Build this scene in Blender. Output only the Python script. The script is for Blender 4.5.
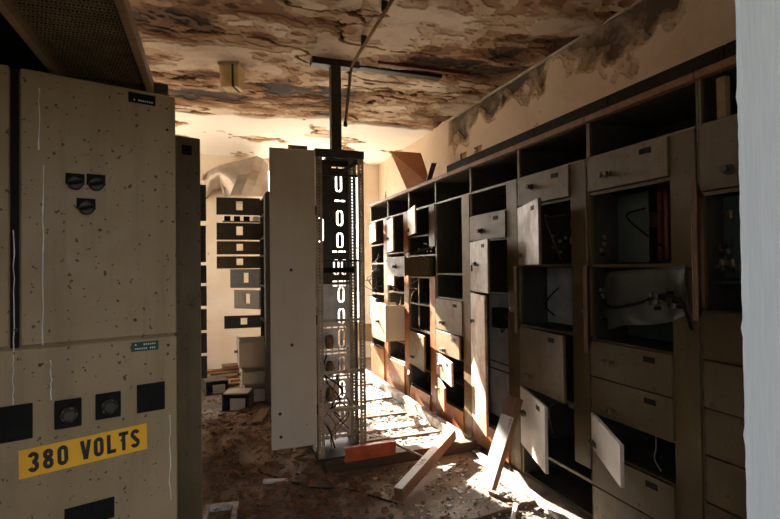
import bpy, bmesh, math, random
import numpy as np
from mathutils import Vector, Matrix

random.seed(7)
scene = bpy.context.scene
for o in list(bpy.data.objects):
    bpy.data.objects.remove(o)
COL = scene.collection
PI = math.pi
R = math.radians

# ------------------------------------------------------------------ camera
EYE = 1.5
F_PX = 500.0
YAW = R(19.7)
PITCH = math.atan(7.5 / F_PX)
ROLL = 0.012
fwd0 = Vector((math.sin(YAW), math.cos(YAW), 0))
rgt0 = Vector((math.cos(YAW), -math.sin(YAW), 0))
fwd = (fwd0 * math.cos(PITCH) + Vector((0, 0, 1)) * math.sin(PITCH)).normalized()
up0 = rgt0.cross(fwd).normalized()
crgt = rgt0 * math.cos(ROLL) - up0 * math.sin(ROLL)
cup = up0 * math.cos(ROLL) + rgt0 * math.sin(ROLL)
cam_d = bpy.data.cameras.new('camera')
cam_d.sensor_width = 36
cam_d.lens = F_PX / 780 * 36
cam_d.clip_start = 0.02
cam = bpy.data.objects.new('camera', cam_d)
COL.objects.link(cam)
CAM = Vector((0, 0, EYE))
cam.matrix_world = Matrix(((crgt.x, cup.x, -fwd.x, CAM.x), (crgt.y, cup.y, -fwd.y, CAM.y),
                           (crgt.z, cup.z, -fwd.z, CAM.z), (0, 0, 0, 1)))
scene.camera = cam

# ------------------------------------------------------------------ sky, sun, exposure
SUN_DIR = Vector((0.17, -1.0, -0.52)).normalized()      # the way the light travels
world = bpy.data.worlds.new('sky'); scene.world = world
world.use_nodes = True
wn = world.node_tree.nodes; wl = world.node_tree.links
bg = wn['Background']
sky = wn.new('ShaderNodeTexSky')
sky.sky_type = 'NISHITA'
sky.sun_disc = False
sky.sun_elevation = math.asin(-SUN_DIR.z)
sky.sun_rotation = math.atan2(-SUN_DIR.x, -SUN_DIR.y)
sky.air_density = 1.0
sky.dust_density = 4.0
sky.ozone_density = 1.0
hs = wn.new('ShaderNodeHueSaturation'); hs.inputs['Saturation'].default_value = 0.42     # hazy, whitish sky
wl.new(sky.outputs[0], hs.inputs['Color']); wl.new(hs.outputs[0], bg.inputs[0])
bg.inputs[1].default_value = 0.31
sun_d = bpy.data.lights.new('sun', 'SUN')
sun_d.energy = 29
sun_d.color = (1.0, 0.93, 0.80)
sun_d.angle = R(0.8)
sun = bpy.data.objects.new('sun', sun_d); COL.objects.link(sun)
sun.rotation_euler = SUN_DIR.to_track_quat('-Z', 'Y').to_euler()
sun.location = (0, 20, 12)
vs = scene.view_settings
vs.view_transform = 'Standard'; vs.look = 'None'; vs.gamma = 1; vs.use_curve_mapping = False
vs.exposure = 1.12
scene.cycles.max_bounces = 10
scene.cycles.diffuse_bounces = 6

# ------------------------------------------------------------------ helpers
def ray(px, py):
    return (fwd * F_PX + crgt * (px - 390) + cup * (259.5 - py)).normalized()
def on_plane(px, py, p, n):
    d = ray(px, py); n = Vector(n)
    return CAM + d * ((Vector(p) - CAM).dot(n) / d.dot(n))
def on_floor(px, py, z=0.0):
    return on_plane(px, py, (0, 0, z), (0, 0, 1))

_tab = np.random.RandomState(3).rand(256, 256)
def vnoise(x, y):
    xi = np.floor(x).astype(int); yi = np.floor(y).astype(int)
    fx = x - xi; fy = y - yi
    fx = fx * fx * (3 - 2 * fx); fy = fy * fy * (3 - 2 * fy)
    a = _tab[xi % 256, yi % 256]; b = _tab[(xi + 1) % 256, yi % 256]
    c = _tab[xi % 256, (yi + 1) % 256]; d = _tab[(xi + 1) % 256, (yi + 1) % 256]
    return (a * (1 - fx) + b * fx) * (1 - fy) + (c * (1 - fx) + d * fx) * fy
def fbm(x, y, o=5):
    s = 0; a = .5; t = 0
    for i in range(o):
        s = s + a * vnoise(x * 2 ** i + 17.3 * i, y * 2 ** i + 9.1 * i); t += a; a *= .55
    return s / t

# ---- materials
MATS = {}
def nodes_for(name):
    m = bpy.data.materials.new(name); m.use_nodes = True
    nt = m.node_tree
    return m, nt, nt.nodes['Principled BSDF']
def nd(nt, t, **kw):
    n = nt.nodes.new(t)
    for k, v in kw.items():
        setattr(n, k, v)
    return n
def mix(nt, fac, a, b, mode='MIX'):
    n = nt.nodes.new('ShaderNodeMix'); n.data_type = 'RGBA'; n.blend_type = mode
    for s, v in ((0, fac), (6, a), (7, b)):
        if hasattr(v, 'is_linked'):
            nt.links.new(v, n.inputs[s])
        elif isinstance(v, (int, float)):
            n.inputs[s].default_value = v
        else:
            n.inputs[s].default_value = (*v, 1)
    return n.outputs[2]
def ramp(nt, sock, lo, hi, a=0.0, b=1.0):
    n = nt.nodes.new('ShaderNodeMapRange'); n.clamp = True
    nt.links.new(sock, n.inputs[0])
    n.inputs[1].default_value = lo; n.inputs[2].default_value = hi
    n.inputs[3].default_value = a; n.inputs[4].default_value = b
    return n.outputs[0]
def coords(nt, scale=(1, 1, 1), objrand=True):
    tc = nd(nt, 'ShaderNodeTexCoord'); mp = nd(nt, 'ShaderNodeMapping')
    nt.links.new(tc.outputs['Object'], mp.inputs[0])
    mp.inputs[3].default_value = scale
    if objrand:
        oi = nd(nt, 'ShaderNodeObjectInfo')
        ml = nd(nt, 'ShaderNodeMath', operation='MULTIPLY'); ml.inputs[1].default_value = 37.0
        nt.links.new(oi.outputs['Random'], ml.inputs[0])
        cb = nd(nt, 'ShaderNodeCombineXYZ')
        for i in range(3):
            nt.links.new(ml.outputs[0], cb.inputs[i])
        nt.links.new(cb.outputs[0], mp.inputs[1])
    return mp.outputs[0]
def noise(nt, vec, scale, detail=5, rough=.6, dist=0.0):
    n = nd(nt, 'ShaderNodeTexNoise'); nt.links.new(vec, n.inputs['Vector'])
    n.inputs['Scale'].default_value = scale; n.inputs['Detail'].default_value = detail
    n.inputs['Roughness'].default_value = rough; n.inputs['Distortion'].default_value = dist
    return n.outputs[0]
def bump(nt, b, h, strength=.3, dist=.01):
    n = nd(nt, 'ShaderNodeBump'); n.inputs['Strength'].default_value = strength
    n.inputs['Distance'].default_value = dist
    nt.links.new(h, n.inputs['Height']); nt.links.new(n.outputs[0], b.inputs['Normal'])

def paint(name, base, alt, rust=(0.09, 0.035, 0.012), rust_lo=.62, rust_hi=.70, speck=.70, speck_sc=22,
          rough=.5, streak=.45, metal=0.0, varied=True):
    m, nt, b = nodes_for(name)
    v = coords(nt, objrand=varied)
    vs_ = coords(nt, (9, 9, .7), objrand=varied)
    c = mix(nt, ramp(nt, noise(nt, v, 2.3), .35, .68), base, alt)
    c = mix(nt, ramp(nt, noise(nt, vs_, 1.6, 4), .5, .8, 0, streak), c, tuple(x * .42 for x in base))
    c = mix(nt, ramp(nt, noise(nt, v, 3.1, 8, .7), rust_lo, rust_hi, 0, .9), c, rust)
    c = mix(nt, ramp(nt, noise(nt, v, speck_sc, 3, .5), speck, speck + .03, 0, .9), c, tuple(x * .7 for x in rust))
    nt.links.new(c, b.inputs['Base Color'])
    nz = noise(nt, v, 14, 6)
    nt.links.new(ramp(nt, nz, .3, .7, rough - .1, rough + .2), b.inputs['Roughness'])
    b.inputs['Metallic'].default_value = metal
    bump(nt, b, nz, .25, .004)
    MATS[name] = m
    return m
def plain(name, col, rough=.6, metal=0.0, var=.35, sc=12, bmp=.2):
    m, nt, b = nodes_for(name)
    v = coords(nt)
    n = noise(nt, v, sc, 6, .65)
    c = mix(nt, ramp(nt, n, .3, .7), tuple(x * (1 - var) for x in col), tuple(min(1, x * (1 + var)) for x in col))
    nt.links.new(c, b.inputs['Base Color'])
    b.inputs['Roughness'].default_value = rough; b.inputs['Metallic'].default_value = metal
    if rough >= .75:
        b.inputs['Specular IOR Level'].default_value = .15
    if bmp:
        bump(nt, b, n, bmp, .005)
    MATS[name] = m
    return m
def woodmat(name, a, b_, paintcol=None, lo=.45, hi=.55, axis=(3, 30, 30)):
    m, nt, b = nodes_for(name)
    v = coords(nt, axis)
    n = noise(nt, v, 1.5, 6, .6, .4)
    c = mix(nt, ramp(nt, n, .3, .7), a, b_)
    if paintcol:
        v2 = coords(nt)
        c = mix(nt, ramp(nt, noise(nt, v2, 7, 6, .6), lo, hi), c, paintcol)
    nt.links.new(c, b.inputs['Base Color']); b.inputs['Roughness'].default_value = .7
    bump(nt, b, n, .3, .004)
    MATS[name] = m
    return m

paint('beige_steel', (.37, .262, .142), (.295, .200, .100), speck=.645, speck_sc=46, rust_lo=.69, rust_hi=.73, rough=.55, streak=.45, varied=False)
paint('olive_steel', (.140, .098, .043), (.082, .055, .023), speck=.66, speck_sc=30, rough=.45, streak=.8)
paint('rusty_steel', (.33, .135, .036), (.26, .080, .015), rust=(.22, .052, .007), rust_lo=.48, rust_hi=.62, speck=.66, rough=.5, streak=.4)
paint('pale_steel', (.50, .455, .40), (.42, .37, .31), speck=.70, rust_lo=.66, rust_hi=.74, rough=.45, streak=.2)  # pale tone puts the doorway light into the ajar doors
paint('grey_steel', (.56, .475, .36), (.49, .405, .295), speck=.72, speck_sc=10, rust_lo=.72, rust_hi=.78, rough=.5, streak=.15)
paint('teal_steel', (.060, .085, .078), (.040, .058, .052), speck=.70, rust_lo=.60, rust_hi=.7, rough=.5, streak=.35)
paint('inner_steel', (.055, .050, .040), (.032, .028, .022), speck=.70, rust_lo=.58, rust_hi=.7, rough=.6, streak=.3)
paint('dark_steel', (.050, .040, .028), (.030, .024, .017), speck=.74, rough=.5, streak=.3)
paint('cream_lit_steel', (.50, .37, .23), (.40, .27, .14), rust=(.22, .075, .016), speck=.68, rust_lo=.58, rust_hi=.68, rough=.5, streak=.3)  # cream tone carries the light on the far doors; rust is real
paint('tan_door', (.205, .125, .052), (.135, .078, .030), rust=(.15, .055, .015), rust_lo=.6, rust_hi=.7, rough=.5)
plain('brown_edge', (.13, .060, .026), .6)
plain('trim_wood', (.20, .085, .032), .6, sc=20)
plain('plate_grey', (.45, .44, .43), .42, .25, var=.25, sc=9)
plain('frame_grey', (.32, .25, .165), .55, .2)
plain('mesh_dark', (.24, .18, .10), .6, .2)
plain('backing_black', (.006, .005, .004), .9)
plain('band_black', (.020, .014, .009), .75)
plain('black_plastic', (.010, .009, .008), .75, var=.3)
plain('dark_iron', (.045, .036, .028), .55, .3)
plain('brass', (.13, .095, .055), .45, .5)
plain('chrome', (.20, .185, .165), .4, .8)
plain('copper_bus', (.14, .035, .022), .5, .2)
plain('green_plate', (.010, .055, .042), .5)
plain('letter_white', (.6, .62, .58), .6, bmp=0)
plain('sign_yellow', (.95, .46, .014), .45, var=.10, sc=5, bmp=0)
plain('sign_black', (.012, .010, .008), .5, bmp=0)
plain('red_paint', (.42, .075, .022), .5, var=.35)
plain('label_white', (.75, .72, .66), .7, var=.1)
plain('cable_black', (.012, .010, .008), .8)
plain('cable_tan', (.24, .15, .07), .75)
plain('duct_metal', (.36, .30, .25), .45, .5, var=.2, sc=4)
plain('lamp_glass', (.75, .58, .30), .35, var=.25, sc=9)
plain('lamp_body', (.5, .42, .33), .5)
plain('plaster_piece', (.50, .43, .36), .85, var=.3)
plain('dust_piece', (.20, .135, .085), .9, var=.4)
plain('brown_piece', (.16, .085, .045), .85, var=.4)
plain('white_chip', (.62, .60, .57), .8, var=.25)
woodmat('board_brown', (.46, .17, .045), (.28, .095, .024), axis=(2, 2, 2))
woodmat('white_timber', (.24, .13, .065), (.15, .08, .04), (.64, .60, .56), .38, .50)
woodmat('dark_beam', (.075, .035, .018), (.045, .02, .010))
woodmat('timber_brown', (.20, .095, .042), (.12, .052, .022))
woodmat('white_paint', (.3, .2, .12), (.2, .12, .07), (.74, .72, .69), .30, .40)
woodmat('old_wood', (.20, .115, .055), (.11, .06, .028))
woodmat('white_strip', (.26, .2, .14), (.2, .15, .1), (.60, .58, .55), .40, .55)
woodmat('bar_wood', (.36, .24, .13), (.25, .16, .085))

def jamb_mat():
    m, nt, b = nodes_for('jamb_paint')
    v = coords(nt, objrand=False); vv = coords(nt, (60, 60, 3.0), objrand=False)
    c = mix(nt, ramp(nt, noise(nt, vv, 4, 5), .35, .7), (.70, .735, .75), (.63, .665, .68))
    c = mix(nt, ramp(nt, noise(nt, v, 14, 6, .7), .70, .73), c, (.30, .20, .14))
    nt.links.new(c, b.inputs['Base Color']); b.inputs['Roughness'].default_value = .7
    bump(nt, b, noise(nt, vv, 2, 5), .2, .002)
    MATS['jamb_paint'] = m
jamb_mat()

def layered_mat(name, cols, stain, clean=None):
    m, nt, b = nodes_for(name)
    v = coords(nt, objrand=False)
    at_ = nd(nt, 'ShaderNodeAttribute', attribute_name='layer')
    n1 = noise(nt, v, 3.0, 7, .65, .3); n2 = noise(nt, v, 12, 6, .7)
    ad = nd(nt, 'ShaderNodeMath', operation='MULTIPLY_ADD')
    nt.links.new(n2, ad.inputs[0]); ad.inputs[1].default_value = .20; nt.links.new(at_.outputs['Fac'], ad.inputs[2])
    sb = nd(nt, 'ShaderNodeMath', operation='SUBTRACT'); nt.links.new(ad.outputs[0], sb.inputs[0]); sb.inputs[1].default_value = .10
    cr = nd(nt, 'ShaderNodeValToRGB'); el = cr.color_ramp.elements
    cr.color_ramp.interpolation = 'LINEAR'
    while len(el) < len(cols):
        el.new(.5)
    for e, (p, c) in zip(el, cols):
        e.position = p; e.color = (*c, 1)
    nt.links.new(sb.outputs[0], cr.inputs[0])
    c = mix(nt, ramp(nt, n1, .5, .72, 0, .75), cr.outputs[0], stain)
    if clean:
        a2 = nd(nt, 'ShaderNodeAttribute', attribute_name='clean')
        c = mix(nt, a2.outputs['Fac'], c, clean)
    nt.links.new(c, b.inputs['Base Color']); b.inputs['Roughness'].default_value = .85
    bump(nt, b, n2, .5, .012)
    MATS[name] = m
layered_mat('ceiling_peeling', [(0, (.022, .010, .005)), (.14, (.060, .026, .011)), (.22, (.17, .080, .034)), (.42, (.25, .125, .056)),
                                (.52, (.36, .205, .105)), (.72, (.45, .29, .17)), (.86, (.60, .45, .31)), (1, (.68, .55, .42))], (.26, .12, .050), (.88, .83, .76))
layered_mat('wall_peeling', [(0, (.075, .045, .024)), (.2, (.14, .088, .046)), (.35, (.27, .175, .10)), (.5, (.35, .23, .135)),
                             (.62, (.34, .225, .13)), (.8, (.58, .43, .30)), (1, (.64, .49, .36))], (.52, .375, .255))

def wallplain():
    m, nt, b = nodes_for('wall_cream')
    v = coords(nt, objrand=False)
    c = mix(nt, ramp(nt, noise(nt, v, 1.3, 6), .35, .7), (.86, .79, .69), (.76, .63, .48))
    c = mix(nt, ramp(nt, noise(nt, v, 5, 7, .7), .64, .70), c, (.36, .17, .07))
    nt.links.new(c, b.inputs['Base Color']); b.inputs['Roughness'].default_value = .85
    bump(nt, b, noise(nt, v, 18, 5), .3, .006)
    MATS['wall_cream'] = m
wallplain()
def floormat():
    m, nt, b = nodes_for('floor_dirt')
    v = coords(nt, objrand=False)
    c = mix(nt, ramp(nt, noise(nt, v, 1.4, 6, .6), .38, .62), (.120, .078, .045), (.30, .215, .145))
    c = mix(nt, ramp(nt, noise(nt, v, 6, 8, .75), .54, .66, 0, .75), c, (.050, .029, .016))
    c = mix(nt, ramp(nt, noise(nt, v, 38, 4, .6), .66, .72, 0, .6), c, (.34, .27, .20))
    w = noise(nt, v, 2.2, 6, .7, .5)
    c = mix(nt, ramp(nt, w, .60, .68, 0, .55), c, (.36, .31, .26))
    nt.links.new(c, b.inputs['Base Color'])
    nt.links.new(ramp(nt, noise(nt, v, 3, 5), .35, .65, .5, .9), b.inputs['Roughness'])
    bump(nt, b, noise(nt, v, 30, 8, .75), .8, .02)
    MATS['floor_dirt'] = m
floormat()
plain('ground_dimmed', (.085, .075, .050), .95, sc=2)
plain('ground_bounce', (.56, .49, .40), .9, sc=2)

# ---- mesh building
class MB:
    def __init__(s):
        s.v = []; s.f = []
    def verts(s, pts, faces):
        k = len(s.v); s.v += [tuple(p) for p in pts]
        s.f += [tuple(i + k for i in f) for f in faces]
        return s
    def box(s, a, b, M=None):
        x0, y0, z0 = a; x1, y1, z1 = b
        p = [Vector(q) for q in ((x0, y0, z0), (x1, y0, z0), (x1, y1, z0), (x0, y1, z0), (x0, y0, z1), (x1, y0, z1), (x1, y1, z1), (x0, y1, z1))]
        if M:
            p = [M @ q for q in p]
        return s.verts(p, ((3, 2, 1, 0), (4, 5, 6, 7), (0, 1, 5, 4), (1, 2, 6, 5), (2, 3, 7, 6), (3, 0, 4, 7)))
    def bar(s, p, q, w, h, up=(0, 0, 1)):
        p = Vector(p); q = Vector(q); d = q - p; L = d.length; x = d.normalized()
        y = Vector(up).cross(x)
        if y.length < 1e-4:
            y = Vector((1, 0, 0)).cross(x)
        y.normalize(); z = x.cross(y)
        M = Matrix(((x.x, y.x, z.x, p.x), (x.y, y.y, z.y, p.y), (x.z, y.z, z.z, p.z), (0, 0, 0, 1)))
        return s.box((0, -w / 2, -h / 2), (L, w / 2, h / 2), M)
    def lathe(s, prof, n=12, M=None):
        pts = []
        for r, z in prof:
            for i in range(n):
                a = 2 * PI * i / n
                p = Vector((r * math.cos(a), r * math.sin(a), z)); pts.append(M @ p if M else p)
        fs = []
        for j in range(len(prof) - 1):
            for i in range(n):
                fs.append((j * n + i, j * n + (i + 1) % n, (j + 1) * n + (i + 1) % n, (j + 1) * n + i))
        fs.append(tuple(reversed(range(n)))); fs.append(tuple(range((len(prof) - 1) * n, len(prof) * n)))
        return s.verts(pts, fs)
    def tube(s, pts, r, n=6):
        P = [Vector(p) for p in pts]; rings = []
        prev = None
        for i, p in enumerate(P):
            t = (P[min(i + 1, len(P) - 1)] - P[max(i - 1, 0)]).normalized()
            if prev is None:
                prev = t.orthogonal().normalized()
            u = (prev - t * prev.dot(t)).normalized(); w = t.cross(u); prev = u
            rings += [p + (u * math.cos(2 * PI * k / n) + w * math.sin(2 * PI * k / n)) * r for k in range(n)]
        fs = [(j * n + i, j * n + (i + 1) % n, (j + 1) * n + (i + 1) % n, (j + 1) * n + i) for j in range(len(P) - 1) for i in range(n)]
        fs += [tuple(reversed(range(n))), tuple(range((len(P) - 1) * n, len(P) * n))]
        return s.verts(rings, fs)
    def mesh(s, name, bevel=0.0, smooth=False):
        me = bpy.data.meshes.new(name); me.from_pydata(s.v, [], s.f)
        if bevel:
            bm = bmesh.new(); bm.from_mesh(me)
            bmesh.ops.bevel(bm, geom=list(bm.edges), offset=bevel, segments=1, affect='EDGES', profile=.5)
            bm.to_mesh(me); bm.free()
        if smooth:
            me.polygons.foreach_set('use_smooth', [True] * len(me.polygons))
        me.update()
        return me
    def build(s, name, mat, parent=None, bevel=0.0, smooth=False, loc=None, rz=None):
        return link(name, s.mesh(name, bevel, smooth), mat, parent, loc, rz)
def link(name, me, mat, parent=None, loc=None, rz=None):
    o = bpy.data.objects.new(name, me); COL.objects.link(o)
    if mat and not me.materials:
        me.materials.append(MATS[mat])
    if parent:
        o.parent = parent
    if loc is not None:
        o.location = loc
    if rz is not None:
        o.rotation_euler = (0, 0, rz)
    return o
def tag(o, label, cat=None, group=None, kind=None):
    o['label'] = label
    if cat: o['category'] = cat
    if group: o['group'] = group
    if kind: o['kind'] = kind
    return o
def empty(name, loc, rz, label, cat, group=None):
    o = bpy.data.objects.new(name, None); COL.objects.link(o)
    o.location = loc; o.rotation_euler = (0, 0, rz); o.empty_display_size = .1
    return tag(o, label, cat, group)
def struct(o):
    o['kind'] = 'structure'
    return o
def oval(cx, cy, w, h, n=6):
    r = w / 2; out = []
    for i in range(n + 1):
        a = PI * i / n; out.append((cx + r * math.cos(a), cy + h / 2 - r + r * math.sin(a)))
    for i in range(n + 1):
        a = PI + PI * i / n; out.append((cx + r * math.cos(a), cy - h / 2 + r + r * math.sin(a)))
    return out
def rect(x0, y0, x1, y1):
    return [(x0, y0), (x1, y0), (x1, y1), (x0, y1)]
def holed(name, loops_sets, thick, plane='xz'):
    """flat plates with cut-outs; each entry of loops_sets is [outer, hole, hole...]"""
    bm = bmesh.new()
    for loops in loops_sets:
        es = []
        for lp in loops:
            vsx = [bm.verts.new((p[0], 0, p[1]) if plane == 'xz' else (0, p[0], p[1])) for p in lp]
            es += [bm.edges.new((vsx[i], vsx[(i + 1) % len(vsx)])) for i in range(len(vsx))]
        bmesh.ops.triangle_fill(bm, use_beauty=True, edges=es, normal=(0, -1, 0) if plane == 'xz' else (-1, 0, 0))
    bmesh.ops.solidify(bm, geom=list(bm.faces), thickness=thick)
    me = bpy.data.meshes.new(name); bm.to_mesh(me); bm.free()
    return me
def T(*a): return Matrix.Translation(Vector(a))
def RY(a): return Matrix.Rotation(a, 4, 'Y')
def RX(a): return Matrix.Rotation(a, 4, 'X')
def RZ(a): return Matrix.Rotation(a, 4, 'Z')

# ------------------------------------------------------------------ the room
CEIL = EYE + 1.77
WX = 2.70      # right wall plane
LX = -2.0      # left wall plane
YB = 8.0       # back wall
YF0, YF1 = 0.25, 0.57   # front wall thickness
CABX = 2.10    # front plane of the right-hand cabinets
JX0, JX1 = -0.36, 0.809  # doorway

struct(tag(MB().box((LX, YF0 - .0, -.2), (WX, YB, 0)).build('floor', 'floor_dirt'), 'dirty brown floor'))
MB().box((-30, 2, -.4), (30, 35, -.21)).build('ground', 'ground_bounce')['kind'] = 'structure'  # unseen yard, kept pale to bounce sunlight in through the windows
MB().box((-30, -25, -.4), (30, 2, -.21)).build('ground', 'ground_dimmed')['kind'] = 'structure'  # unseen front ground, kept dark to hold down the doorway light

def layered_grid(name, mat, u, v, place, layer, depth, clean=None):
    U, V = np.meshgrid(u, v, indexing='ij')
    L = layer(U, V)
    h = depth(L, U, V)
    pts = place(U, V, h).reshape(-1, 3)
    nu, nv = U.shape
    idx = np.arange(nu * nv).reshape(nu, nv)
    q = np.stack([idx[:-1, :-1], idx[1:, :-1], idx[1:, 1:], idx[:-1, 1:]], -1).reshape(-1, 4)
    me = bpy.data.meshes.new(name)
    me.from_pydata(pts.tolist(), [], q.tolist())
    a = me.attributes.new('layer', 'FLOAT', 'POINT'); a.data.foreach_set('value', L.reshape(-1).astype(np.float32))
    if clean is not None:
        a = me.attributes.new('clean', 'FLOAT', 'POINT'); a.data.foreach_set('value', clean(U, V).reshape(-1).astype(np.float32))
    me.update()
    return struct(link(name, me, mat))
def terr(n, ths):
    out = np.zeros_like(n)
    for t in ths:
        out = out + np.clip((n - t) / .005, 0, 1)
    return out / len(ths)
YPEEL = 5.8
def ceil_layer(U, V):
    n = fbm(U * .9 + 3.2, V * 2.1 + 1.7, 6)
    n2 = fbm(U * 2.3 + 40, V * 3.4 + 11, 5)
    n3 = fbm(U * 6 + 4, V * 8 + 19, 4)
    k = .52 * n + .30 * n2 + .18 * n3
    L = terr(k, (.385, .425, .462, .50, .545))
    crack = np.abs(fbm(U * .6 + 8, V * 1.7 + 30, 5) - .5)
    L = np.where(crack < .0075, 0, L)
    c = ceil_clean(U, V)
    return np.maximum(L, c)
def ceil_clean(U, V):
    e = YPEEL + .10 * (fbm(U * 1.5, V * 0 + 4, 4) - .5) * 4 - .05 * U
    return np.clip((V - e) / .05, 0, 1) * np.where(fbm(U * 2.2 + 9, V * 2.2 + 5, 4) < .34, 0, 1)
def ceil_depth(L, U, V):
    return .036 * L + .016 * fbm(U * 3, V * 5, 4)
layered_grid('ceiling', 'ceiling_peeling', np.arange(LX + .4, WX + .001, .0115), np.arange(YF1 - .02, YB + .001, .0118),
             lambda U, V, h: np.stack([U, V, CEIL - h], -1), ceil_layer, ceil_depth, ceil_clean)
MB().box((LX - .2, YF0, CEIL + .001), (WX + .2, YB + .2, CEIL + .25)).build('ceiling_slab', 'wall_cream')['kind'] = 'structure'

def wall_layer(U, V):       # U along Y, V = height
    d = CEIL - V
    n = .5 * fbm(U * 2.0 + 5, V * 2.4 + 2, 5) + .5 * fbm(U * 5 + 15, V * 5 + 8, 5)
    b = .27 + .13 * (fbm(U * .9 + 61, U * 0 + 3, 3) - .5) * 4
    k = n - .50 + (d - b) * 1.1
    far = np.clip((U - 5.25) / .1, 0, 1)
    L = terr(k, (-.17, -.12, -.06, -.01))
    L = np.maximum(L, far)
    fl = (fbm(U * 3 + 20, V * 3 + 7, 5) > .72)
    return np.where(fl & (d > .5), .4, L)
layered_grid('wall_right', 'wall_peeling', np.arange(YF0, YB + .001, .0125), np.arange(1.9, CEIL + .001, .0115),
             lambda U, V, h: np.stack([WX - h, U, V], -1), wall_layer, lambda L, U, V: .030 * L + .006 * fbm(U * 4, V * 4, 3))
struct(MB().box((WX + .001, YF0, -.2), (WX + .2, YB + .2, CEIL + .2)).build('wall_right', 'wall_cream'))
# plaster bead where wall and ceiling meet
struct(MB().bar((WX - .028, YF1, CEIL - .034), (WX - .028, 5.4, CEIL - .034), .02, .02).build('trim_1', 'plaster_piece'))
# back wall with a window, left wall with an unseen opening added for light
WB = (0.72, 2.40, 0.55, 3.10)     # back window x0,x1,z0,z1
def wall_with_hole(name, box, hole, axis, mat='wall_cream'):
    (a0, a1, t0, t1, z0, z1) = box; h0, h1, hz0, hz1 = hole
    m = MB()
    for p in ((a0, h0, z0, z1), (h1, a1, z0, z1), (h0, h1, z0, hz0), (h0, h1, hz1, z1)):
        if axis == 'x':
            m.box((p[0], t0, p[2]), (p[1], t1, p[3]))
        else:
            m.box((t0, p[0], p[2]), (t1, p[1], p[3]))
    return struct(m.build(name, mat))
wall_with_hole('wall_back', (LX, WX, YB, YB + .2, -.2, CEIL), WB, 'x')
WL = (5.35, 7.9, 0.5, 3.1)  # unseen opening added to light the right and back walls
wall_with_hole('wall_left', (YF0, YB + .2, LX - .2, LX, -.2, CEIL + .2), WL, 'y')
wall_with_hole('wall_front', (LX, WX, YF0, YF1, -.2, CEIL), (JX0, JX1, -.2, 2.35), 'x', 'jamb_paint')
m = MB(); pa = []; N_ = 150
for i in range(N_ + 1):
    z = 2.35 * i / N_; e_ = .0012 * random.random() + (.003 if random.random() < .05 else 0)
    pa += [(JX1 + .001, YF1 - .03, z), (JX1 - .0005, YF1 + .0005 + e_, z), (JX1 + .06, YF1 + .004, z)]
m.verts(pa, [(i * 3 + k, i * 3 + k + 1, i * 3 + k + 4, i * 3 + k + 3) for i in range(N_) for k in range(2)])
struct(m.build('trim_2', 'jamb_paint'))
def window(name, hole, axis, t, nx, nz):
    h0, h1, z0, z1 = hole; w = .05
    root = struct(bpy.data.objects.new(name, None)); COL.objects.link(root)
    def bx(a, b, c, d, nm):
        m = MB()
        m.box((a, t, c), (b, t + .06, d)) if axis == 'x' else m.box((t, a, c), (t + .06, b, d))
        m.build(nm, 'white_strip', root)
    bx(h0, h0 + w, z0, z1, 'window_jamb'); bx(h1 - w, h1, z0, z1, 'window_jamb')
    bx(h0 + w, h1 - w, z0, z0 + w, 'window_sill'); bx(h0 + w, h1 - w, z1 - w, z1, 'window_head')
    for i in range(1, nx):
        c = h0 + (h1 - h0) * i / nx; bx(c - .018, c + .018, z0 + w, z1 - w, 'window_mullion')
    for i in range(1, nz):
        c = z0 + (z1 - z0) * i / nz; bx(h0 + w, h1 - w, c - .012, c + .012, 'window_bar')
window('window_1', WB, 'x', YB + .07, 2, 2)
window('added_opening', WL, 'y', LX - .13, 3, 2)

# ------------------------------------------------------------------ switchgear cabinets
PITCHY = .71; STRIP = .155; DEP = .52
DW = PITCHY - STRIP - .012
_dm = {}
def door_mesh(w, h, mat, slot=False):
    key = (round(w, 3), round(h, 3), mat, slot)
    if key in _dm:
        return _dm[key]
    if slot:
        me = holed('door', [[rect(-w, 0, 0, h), rect(-w * .55, h * .28, -w * .55 + .075, h * .8)]], .016, 'yz')
    else:
        m = MB(); t = .019; fl = .010
        m.box((-t, -w, 0), (-t + .006, 0, h))
        m.box((-t + .006, -w, 0), (0, -w + fl, h)); m.box((-t + .006, -fl, 0), (0, 0, h))
        m.box((-t + .006, -w + fl, 0), (0, -fl, fl)); m.box((-t + .006, -w + fl, h - fl), (0, -fl, h))
        me = m.mesh('door', .0012)
    me.materials.append(MATS[mat]); _dm[key] = me
    return me
_km = {}
def shared(key, fn, mat):
    if key not in _km:
        me = fn(); me.materials.append(MATS[mat]); _km[key] = me
    return _km[key]
def knob_pair():
    m = MB()
    m.box((-.006, -.036, -.014), (0, .036, .014))
    for y in (-.02, .02):
        m.lathe([(.006, 0), (.006, .012), (.014, .016), (.015, .028), (.009, .033)], 10, T(0, y, 0) @ RY(-PI / 2))
    m.lathe([(.004, 0), (.004, .018)], 8, T(-.015, -.02, -.018) @ RX(-PI / 2))
    return m.mesh('knob')
def knob_round():
    return MB().lathe([(.024, 0), (.024, .006), (.012, .010), (.012, .022), (.018, .026), (.016, .036)], 12, RY(-PI / 2)).mesh('knob')
def lever():
    m = MB().lathe([(.018, 0), (.018, .012), (.010, .015), (.010, .03)], 10, RY(-PI / 2))
    m.box((-.038, -.07, -.010), (-.026, .012, .010)); m.box((-.038, .0, -.06), (-.026, .016, .0))
    return m.mesh('handle')
def plate_small():
    m = MB().box((-.003, -.035, -.014), (0, .035, .014))
    return m.mesh('nameplate')
def hinge_m():
    return MB().lathe([(.006, 0), (.006, .05)], 8).mesh('hinge')

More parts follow.
